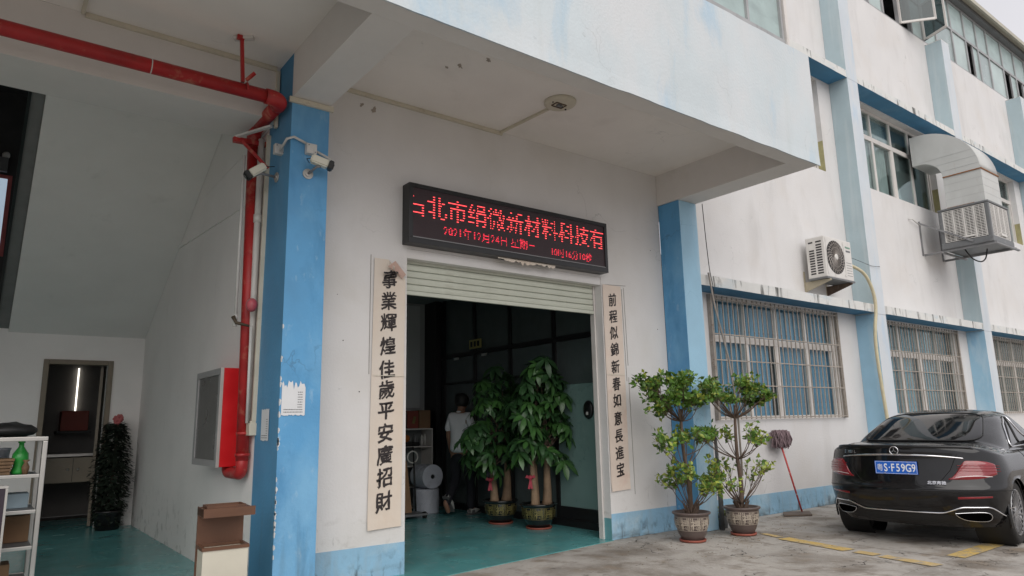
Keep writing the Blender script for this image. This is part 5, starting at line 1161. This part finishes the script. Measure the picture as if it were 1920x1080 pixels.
skin('shirt', [(0, 0, .90), (0, 0, 1.02), (0, 0, 1.14), (0, .01, 1.30), (0, .0, 1.44), (.14, 0, 1.46), (.205, 0, 1.34), (.225, 0, 1.22), (-.14, 0, 1.46), (-.205, 0, 1.34), (-.225, 0, 1.22)], [(0, 1), (1, 2), (2, 3), (3, 4), (4, 5), (5, 6), (6, 7), (4, 8), (8, 9), (9, 10)], [(.19, .155), (.175, .145), (.165, .14), (.18, .14), (.15, .11), .085, .066, .068, .085, .066, .068], m_shirt, pr_)
skin('collar', [(0, .0, 1.50), (0, .012, 1.545)], [(0, 1)], [.078, .074], m_shirt, pr_)
skin('trousers', [(0, 0, .98), (0, 0, .90), (.10, 0, .86), (.10, .14, .52), (.10, .125, .07), (-.10, 0, .86), (-.10, .02, .50), (-.10, -.255, .17)], [(0, 1), (1, 2), (2, 3), (3, 4), (1, 5), (5, 6), (6, 7)], [(.16, .12), (.17, .13), .105, .08, .062, .105, .08, .062], m_trou, pr_)
skin('hair', [(0, .012, 1.60), (0, .030, 1.665), (0, .055, 1.75), (0, .085, 1.80)], [(0, 1), (1, 2), (2, 3)], [(.09, .075), (.118, .118), (.128, .132), (.088, .095)], m_hair, pr_)
for x, y, z, an in ((.10, .19, .0, 0), (-.10, -.20, .02, rad(-52))):
    t2 = bpy.data.objects.new('shoe', None); C.objects.link(t2); t2.parent = pr_; t2.location = (x, y, z); t2.rotation_euler = (an, 0, 0)
    bpy.data.objects.remove(t2)
    mm = Matrix.Translation((x, y, z+(.17 if an else 0))) @ Matrix.Rotation(an, 4, 'X')
    mb = MB(); mb.grid(lambda u, v: Vector(((.048+.01*sin(u*pi))*cos(v*2*pi)*(sin(pi*min(1, max(0, .08+u*.86)))**.35), -.11+.27*u, .055+(.055-.03*u)*sin(v*2*pi)*(sin(pi*min(1, .1+u*.85))**.4))), 12, 14)
    for v in mb.b.verts: v.co.z = max(.018, v.co.z)
    bmesh.ops.transform(mb.b, matrix=mm, verts=mb.b.verts); sh_ = mb.build('shoe', m_shoe, pr_)
    mb = MB().box(-.05, .05, -.125, .17, 0, .02, bev=.006); mb.box(-.052, .052, -.09, -.02, .03, .07); bmesh.ops.transform(mb.b, matrix=mm, verts=mb.b.verts); mb.build('sole', m_shoed, sh_)
for s_ in (-1, 1): MB().ball((.078*s_, .055, 1.685), .022, .4, .9, 1.2, 8).build('ear', m_skin, body)
MB().ball((0, .175, 1.675), .016, .8, 1.2, 1.3, 8).build('nose', m_skin, body)
# ================================================================== CAR
CX, CYC = 8.20, -2.475
car = thing('parked_car', 'black sedan parked beside the wall with its rear end and blue plate facing left', 'car', (CX, CYC, 0), rad(6.0))
# levels: z rear, z side, z front, rear u, front u, half width, rear corner a, n
T = [(.215, .21, .21, .20, 4.85, .875, .70, 2.4), (.31, .28, .28, .11, 4.95, .91, .70, 2.4), (.44, .40, .40, .04, 5.03, .93, .70, 2.3), (.60, .56, .56, .0, 5.06, .945, .70, 2.3), (.66, .68, .66, .035, 5.05, .945, .68, 2.3),
     (.80, .78, .74, .065, 5.0, .94, .68, 2.3), (.93, .87, .81, .075, 4.92, .92, .68, 2.3), (1.035, .935, .86, .075, 4.8, .895, .68, 2.3), (1.065, .955, .90, .13, 4.6, .875, .68, 2.4), (1.085, .965, .95, .45, 4.2, .84, .62, 2.5), (1.09, .975, 1.0, .74, 3.85, .815, .55, 2.6),
     (1.17, 1.08, 1.12, .92, 3.5, .78, .52, 2.6), (1.28, 1.21, 1.26, 1.20, 3.1, .72, .50, 2.6), (1.37, 1.33, 1.36, 1.46, 2.8, .655, .46, 2.6), (1.425, 1.395, 1.42, 1.72, 2.6, .58, .42, 2.5), (1.452, 1.43, 1.445, 1.95, 2.5, .46, .36, 2.4), (1.468, 1.455, 1.46, 2.1, 2.4, .22, .14, 2.2)]
NK = len(T)-1
def tab(k):
    k = max(0, min(NK, k)); i = min(int(k), NK-1); t = k-i
    p0, p1, p2, p3 = T[max(i-1, 0)], T[i], T[i+1], T[min(i+2, NK)]
    if i in (8, 9, 10): return [a+(b-a)*t for a, b in zip(p1, p2)]
    return [.5*((2*b)+(-a+c)*t+(2*a-5*b+4*c-d)*t*t+(-a+3*b-3*c+d)*t**3) for a, b, c, d in zip(p0, p1, p2, p3)]
def sst(a, b, x): x = max(0, min(1, (x-a)/(b-a))); return x*x*(3-2*x)
def CP(s, k):     # s -1..1 : 0 rear centre, + towards -Y (camera side)
    zr, zs, zf, r, f, W_, a, n = tab(k); sg_ = -1 if s >= 0 else 1; s = abs(s)
    af = min(1.0, (f-r)*.4); a = min(a, (f-r)*.45)
    if s <= .3:
        ph = s/.3*pi/2; v = W_*max(0, sin(ph))**(2/n); u = r+a*(1-max(0, cos(ph))**(2/n))+.02*(v/W_)**2*0
    elif s <= .7: v = W_; u = r+a+(f-af-r-a)*(s-.3)/.4
    else:
        ph = (1-s)/.3*pi/2; v = W_*max(0, sin(ph))**(2/n); u = f-af*(1-max(0, cos(ph))**(2/n))
    if k < 9:
        v *= 1-.015*((u-2.6)/2.5)**2 if u > .7 else 1-.015*.55
    b1 = sst(.12, .36, s); b2 = sst(.6, .95, s)
    z = zr*(1-b1)+zs*b1; z = z*(1-b2)+zf*b2
    if k > 7 and s < .3: z -= .012*(abs(v)/.9)**2
    return Vector((u, sg_*v, z))
def CN(s, k, e=.004):
    a = CP(s+e, k)-CP(s-e, k); b = CP(s, min(NK, k+.05))-CP(s, k-.05); n = a.cross(b); n = n.normalized() if n.length > 1e-9 else Vector((-1, 0, 0))
    c = CP(s, k); out = Vector((c.x-2.5, c.y, c.z-.7)); 
    if n.dot(out) < 0: n = -n
    return n
def k_of_z(s, z):
    lo, hi = 0., 7.5
    for _ in range(30):
        m_ = (lo+hi)/2
        if CP(s, m_).z < z: lo = m_
        else: hi = m_
    return (lo+hi)/2
def s_of_v(v, k=5):
    lo, hi = 0., .3
    for _ in range(30):
        m_ = (lo+hi)/2
        if abs(CP(m_, k).y) < abs(v): lo = m_
        else: hi = m_
    return (lo+hi)/2*(1 if v >= 0 else -1)
SS = [i/30*.3 for i in range(31)]+[.3+.4*i/44 for i in range(1, 45)]+[.7+.3*i/18 for i in range(1, 19)]
SS = [-x for x in SS[::-1]][:-1]+SS
KS = [i/4 for i in range(NK*4+1)]
WH = [(.90, .335), (3.94, .335)]; AR = .365
mb = MB(); G = [[mb.b.verts.new(CP(s, k)) for k in KS] for s in SS]
for row in G:
    for v in row:
        for wx, wz in WH:
            d = math.hypot(v.co.x-wx, v.co.z-wz)
            if abs(d-AR) < .030 and abs(v.co.y) > .7: v.co.x = wx+(v.co.x-wx)/d*AR; v.co.z = wz+(v.co.z-wz)/d*AR
for i in range(len(SS)-1):
    for j in range(len(KS)-1):
        q = (G[i][j], G[i+1][j], G[i+1][j+1], G[i][j+1]); c = sum((v.co for v in q), Vector())/4
        if abs(c.y) > .62 and any(math.hypot(c.x-wx, c.z-wz) < AR-.004 for wx, wz in WH): continue
        f = mb.b.faces.new(q); f.smooth = True
top = [G[i][-1] for i in range(len(SS))]
mb.b.faces.new(top)
bmesh.ops.remove_doubles(mb.b, verts=mb.b.verts, dist=5e-4)
body_c = mb.build('body', m_car, car)
mb = MB()
for s_ in (-1, 1):
    for wx, wz in WH: mb = MB(); mb.tube([Vector((wx+(AR+.002)*cos(a), s_*(.90 if wz else 0), wz+(AR+.002)*sin(a))) for a in [(-.35+(pi+.7)*i/30) for i in range(31)]], .012, 6); mb.build('arch_lip', m_car, car)
mb = MB()
for s_ in (-1, 1):
    for wx, wz in WH: mb.lathe([(AR, s_*.55), (AR, s_*.885)], 30, (wx, 0, wz), 'Y', close=False)
mb.box(.35, 4.7, -.60, .60, .20, .42); mb.build('underbody', m_trim, car)
def patch(name, m, s0, s1, zlo, zhi, off=.004, ns=16, nz=4, par=car, usek=False):
    mb = MB()
    def f(u, v):
        s = s0+(s1-s0)*u; a = zlo(u) if callable(zlo) else zlo; b = zhi(u) if callable(zhi) else zhi; q = a+(b-a)*v; k = q if usek else k_of_z(s, q); 
        e_ = off*(1 if (0 < u < 1 and 0 < v < 1) else .2)
        return CP(s, k)+CN(s, k)*e_
    mb.grid(f, ns, nz); return mb.build(name, m, par)
# rear window, side windows, windscreen (level units)
rw = patch('rear_window', m_cgl, -.168, .168, lambda u: 10.15+.9*abs(2*u-1)**8, lambda u: 13.75-.8*abs(2*u-1)**4, .006, 40, 12, usek=True)
mb = MB(); P = [CP(-.168+.336*i/40, 10.15+.9*abs(2*i/40-1)**8) for i in range(41)]; Q = [CP(-.168+.336*i/40, 13.75-.8*abs(2*i/40-1)**4) for i in range(41)]; P = P+Q[::-1]+[P[0]]
mb.tube([p+Vector((-.006, 0, .004)) for p in P], .007, 6, False); mb.build('window_seal', m_trim, rw)
patch('windscreen', m_cgl, .80, 1.0, 10.2, 13.9, .006, 16, 10, usek=True); patch('windscreen', m_cgl, -1.0, -.80, 10.2, 13.9, .006, 16, 10, usek=True)
for sg_ in (1, -1):
    w_ = patch('side_window', m_cgl, sg_*.29, sg_*.66, lambda u: 10.35+1.7*max(0, 1-u*7)**2, lambda u: 13.35-2.0*sst(.75, 1, u)-.9*max(0, 1-u*5)**1.6, .006, 40, 8, usek=True)
    mb = MB(); P = []
    for i in range(41): u = i/40; s = sg_*(.29+.37*u); k = 13.35-2.0*sst(.75, 1, u)-.9*max(0, 1-u*5)**1.6; P.append(CP(s, k)+CN(s, k)*.008)
    Q = []
    for i in range(41): u = i/40; s = sg_*(.29+.37*u); k = 10.35+1.7*max(0, 1-u*7)**2; Q.append(CP(s, k)+CN(s, k)*.008)
    mb.tube(P+Q[::-1]+[P[0]], .010, 6, False); mb.build('window_chrome', m_chrome, w_)
    mb = MB(); 
    for uu in (.12, .50): 
        s = sg_*(.29+.37*uu); mb.tube([CP(s, k/4)+CN(s, k/4)*.007 for k in range(43, 54)], .013, 6)
    mb.build('window_divider', m_trim, w_)
# seams
mb = MB()
def seam(pts, r=.0035): mb.tube([CP(s, k)+CN(s, k)*.0 for s, k in pts], r, 5, False)
for sg_ in (1, -1):
    seam([(sg_*x, k) for x, k in ((.150, 10), (.152, 9), (.15, 8.3), (.135, 7.2), (.118, 6.2), (.10, 5.1), (.075, 4.2), (.05, 3.85), (.0, 3.75))])
    seam([(sg_*(.0+.30*i/20), 3.15) for i in range(21)])
mb.build('panel_seam', M('dark_seam_groove', (.002, .002, .002), .9, bump=0), car)  # near-black groove colour along the lid and bumper joints
# side shut lines
for sg_ in (1, -1):
    for sx in (.40, .56): MB().tube([CP(sg_*sx, k/2) for k in range(3, 21)], .004, 5, False).build('door_seam', MATS['dark_seam_groove'], car)
# chrome
ZK = .962
sc_ = s_of_v(.64)
patch('chrome_strip', m_chrome, -sc_, sc_, lambda u: ZK-.004-.030*abs(2*u-1)**2, lambda u: ZK+.020-.040*abs(2*u-1)**2, .014, 40, 3)
patch('lid_spoiler', m_car, -.17, .17, 7.15, 7.9, .02, 30, 4, usek=True)
def ztr(s): # lower chrome line drops under the exhausts
    v = abs(s)/.3; return .395+.055*math.exp(-((v-.56)/.16)**2)
mb = MB(); P = []
for i in range(-60, 61):
    s = .245*i/60; z = .37+.065*sst(.065, .125, abs(s))-.10*sst(.18, .245, abs(s)); k = k_of_z(s, z); P.append(CP(s, k)+CN(s, k)*.008)
mb.tube(P, .008, 8); mb.build('lower_chrome', m_chrome, car)
patch('diffuser', m_trim, -.12, .12, .25, .345, .004, 30, 3)
for sg_ in (1, -1):
    ex = part('exhaust_trim', car)
    def ring(sc, off):
        out = []
        for ds, z in ((-.052, .372), (.030, .385), (.052, .345), (.036, .296), (-.020, .302), (-.045, .335)):
            s = sg_*(.143+ds*.85*sc); zz = .343+(z-.343)*sc; k = k_of_z(s, zz); out.append(CP(s, k)+CN(s, k)*off)
        return out
    R0 = smooth(ring(1, .014)+[ring(1, .014)[0]], 4); mb = MB(); mb.tube(R0, .0055, 6, False); mb.build('exhaust_rim', m_chrome, ex)
    mb = MB(); a_ = R0[:-1]; mb.b.faces.new([mb.b.verts.new(p+Vector((-.006, 0, 0))) for p in a_]); bmesh.ops.triangulate(mb.b, faces=mb.b.faces[:]); mb.build('exhaust_opening', M('black_opening', (.002, .002, .002), .95, bump=0, spec=0), ex)
    # reflectors
    patch('reflector', m_taill, sg_*.112, sg_*.200, lambda u: .518+.012*u, lambda u: .542+.006*u, .006, 10, 2)
    # tail lamps: top/bottom curves over s
    tl = patch('tail_lamp', m_taill, sg_*.094, sg_*.222, lambda u: .715+.015*sin(pi*u)*0+.05*u**3, lambda u: .725+.185*sst(0, .36, u)-.045*u**5, .014, 26, 10)
    patch('lamp_strip', m_tailw, sg_*.104, sg_*.205, lambda u: .728+.012*u, lambda u: .744+.026*sin(pi*u), .017, 16, 2, par=tl)
    mb = MB()
    for q_ in (.25, .5, .75):
        P = []
        for i in range(14): u = .12+.80*i/13; s = sg_*(.098+.147*u); z = .78+(.89-.78)*q_-.015*u; k = k_of_z(s, z); P.append(CP(s, k)+CN(s, k)*.0145)
        mb.tube(P, .003, 4, False)
    mb.build('lamp_rib', M('dark_red_rib', (.22, .005, .008), .2, bump=0), tl)
    patch('side_trim', m_chrome, sg_*.262, sg_*.30, lambda u: .405, lambda u: .415, .006, 8, 1)
# plate, star, badges
def rearpt(v, z, off): s = s_of_v(v); k = k_of_z(s, z); return CP(s, k)+CN(s, k)*off
npl = part('number_plate', car); px = rearpt(0, .83, 0).x-.012
MB().box(px-.006, px, -.22, .22, .760, .900, bev=.004).build('plate_board', m_plate, npl)
mb = MB(); 
for a in ((-.213, .213, .892, .895), (-.213, .213, .765, .768), (-.213, -.21, .7685, .8915), (.21, .213, .7685, .8915)): mb.box(px-.0068, px-.006, *a)
mb.build('plate_border', m_platew, npl)
def rtext(txt, v, z, size, m, name, par, sx=1, x=None, bold=0):
    me = text_mesh(txt, size, bold=bold); return put(me, name, m, par, ((x if x is not None else px-.008), v, z), (0, -1, 0), (0, 0, 1), sx=sx)
rtext('粤', .165, .83, .085, m_platew, 'character', npl, .8); rtext('S', .105, .83, .118, m_platew, 'character', npl, .72, bold=.002)
MB().ball((px-.007, .068, .83), .007, .3, 1, 1, 8).build('dot', m_platew, npl)
for i, c_ in enumerate('F59G9'): rtext(c_, .030-.053*i-.0, .83, .118, m_platew, 'character', npl, .72, bold=.002)
mb = MB()
for y, z in ((.12, .892), (-.12, .892), (.12, .768), (-.12, .768)): mb.ball((px-.007, y, z), .006, seg=8)
mb.build('plate_screw', m_steel, npl)
st = part('star_badge', car); sx_ = rearpt(0, 1.02, .012).x-.010; c = Vector((sx_, 0, 1.015))
MB().tube(arc(c, 0, 2*pi, .044, (0, 1, 0), (0, 0, 1), 30), .0045, 8, False).build('badge_ring', m_chrome, st)
mb = MB()
for k_ in range(3):
    a = pi/2+k_*2*pi/3; d = Vector((0, cos(a), sin(a))); s_ = Vector((0, -sin(a), cos(a)))*.006
    mb.quadbox([c-d*.004+s_, c-d*.004-s_, c+d*.043], (-.005, 0, 0))
mb.build('badge_star', m_chrome, st)
def stext(txt, v0, v1, z, size, name, bold, sx):
    a_, b_ = rearpt(v0, z, .016), rearpt(v1, z, .016); me = text_mesh(txt, size, bold=bold); return put(me, name, m_chrome, car, (a_+b_)/2, b_-a_, rearpt((v0+v1)/2, z+.02, .016)-rearpt((v0+v1)/2, z-.02, .016), sx=sx)
stext('E 300 L', -.62, -.44, .995, .050, 'model_lettering', .001, 1.1); stext('北京奔驰', .30, .46, .68, .040, 'maker_lettering', .0005, 1.1)
# wheels
def wheel_meshes():
    mb = MB(); mb.lathe([(.215, -.10), (.30, -.118), (.325, -.10), (.335, -.06), (.336, 0), (.335, .06), (.325, .10), (.30, .118), (.215, .10)], 48, ax='Y', close=False)
    for r in (-.05, -.017, .017, .05): pass
    ty = mb.mesh('tyre'); ty.materials.append(m_tyre)
    mb = MB(); mb.lathe([(.24, -.10), (.243, -.112), (.225, -.10), (.215, -.05), (.215, .10)], 40, ax='Y', close=False); 
    for i in range(20):
        a = 2*pi*i/20; a2 = a+.12
        mb.bar((.05*cos(a), -.085, .05*sin(a)), (.225*cos(a2), -.103, .225*sin(a2)), .016, .02, up=(0, 1, 0))
    mb.lathe([(.001, -.095), (.05, -.095), (.062, -.08), (.062, -.05)], 20, ax='Y'); mb.lathe([(.001, -.03), (.2, -.03)], 24, ax='Y', close=False)
    rm = mb.mesh('rim'); rm.materials.append(M('alloy_rim', (.35, .35, .36), .3, metal=.8, var=.1)); return ty, rm
ty, rm = wheel_meshes()
for wx, wz in WH:
    for s_ in (-1, 1):
        wl = part('wheel', car); wl.location = (wx, s_*.79, .338); wl.rotation_euler = (0, 0, 0 if s_ < 0 else pi)
        inst('tyre', ty, wl); inst('rim', rm, wl)
for sg_ in (1, -1):
    mp_ = CP(sg_*.655, 10.3); mb = MB(); mb.ball((mp_.x, mp_.y-sg_*.11, mp_.z+.04), .1, .6, 1.1, .65, 14); mb.tube([(mp_.x, mp_.y, mp_.z), (mp_.x, mp_.y-sg_*.08, mp_.z+.03)], .02); mb.build('door_mirror', m_car, car)
    for s in (.45, .60):
        p = CP(sg_*s, 6.2); MB().tube([p+Vector((-.09, -.004*sg_, 0)), p+Vector((-.07, -.03*sg_, 0)), p+Vector((.07, -.03*sg_, 0)), p+Vector((.09, -.004*sg_, 0))], .010, 8).build('door_handle', m_car, car)
    patch('head_lamp', m_cgl, sg_*.80, sg_*.90, .62, .72, .006, 8, 3)
MB().box(1.35, 1.42, -.02, .02, 1.40, 1.47).build('roof_fin', m_car, car) if False else None
# groups for the repeats
GR = {'security camera': 'security cameras on the left blue column', 'junction box': 'junction boxes on the left blue column', 'paper scroll': 'paper scrolls either side of the shutter', 'trunking': 'cable trunkings under the canopy',
      'bubble wrap roll': 'bubble wrap rolls inside the doorway', 'wire': 'thin wires on the wing wall', 'notice': 'torn notices on the left blue column'}
for o in C.objects:
    if o.parent is None and 'category' in o.keys():
        if o['category'] in GR: o['group'] = GR[o['category']]
        elif 'money tree' in o['label']: o['group'] = 'potted money trees inside the doorway'
        elif 'potted ficus' in o['label']: o['group'] = 'potted ficus trees in brown pots'
        elif 'slim white bottles' in o['label']: o['group'] = 'slim white bottles on the shelf unit'
        elif 'on top of the white shelf unit' in o['label']: o['group'] = 'cartons on top of the white shelf unit'
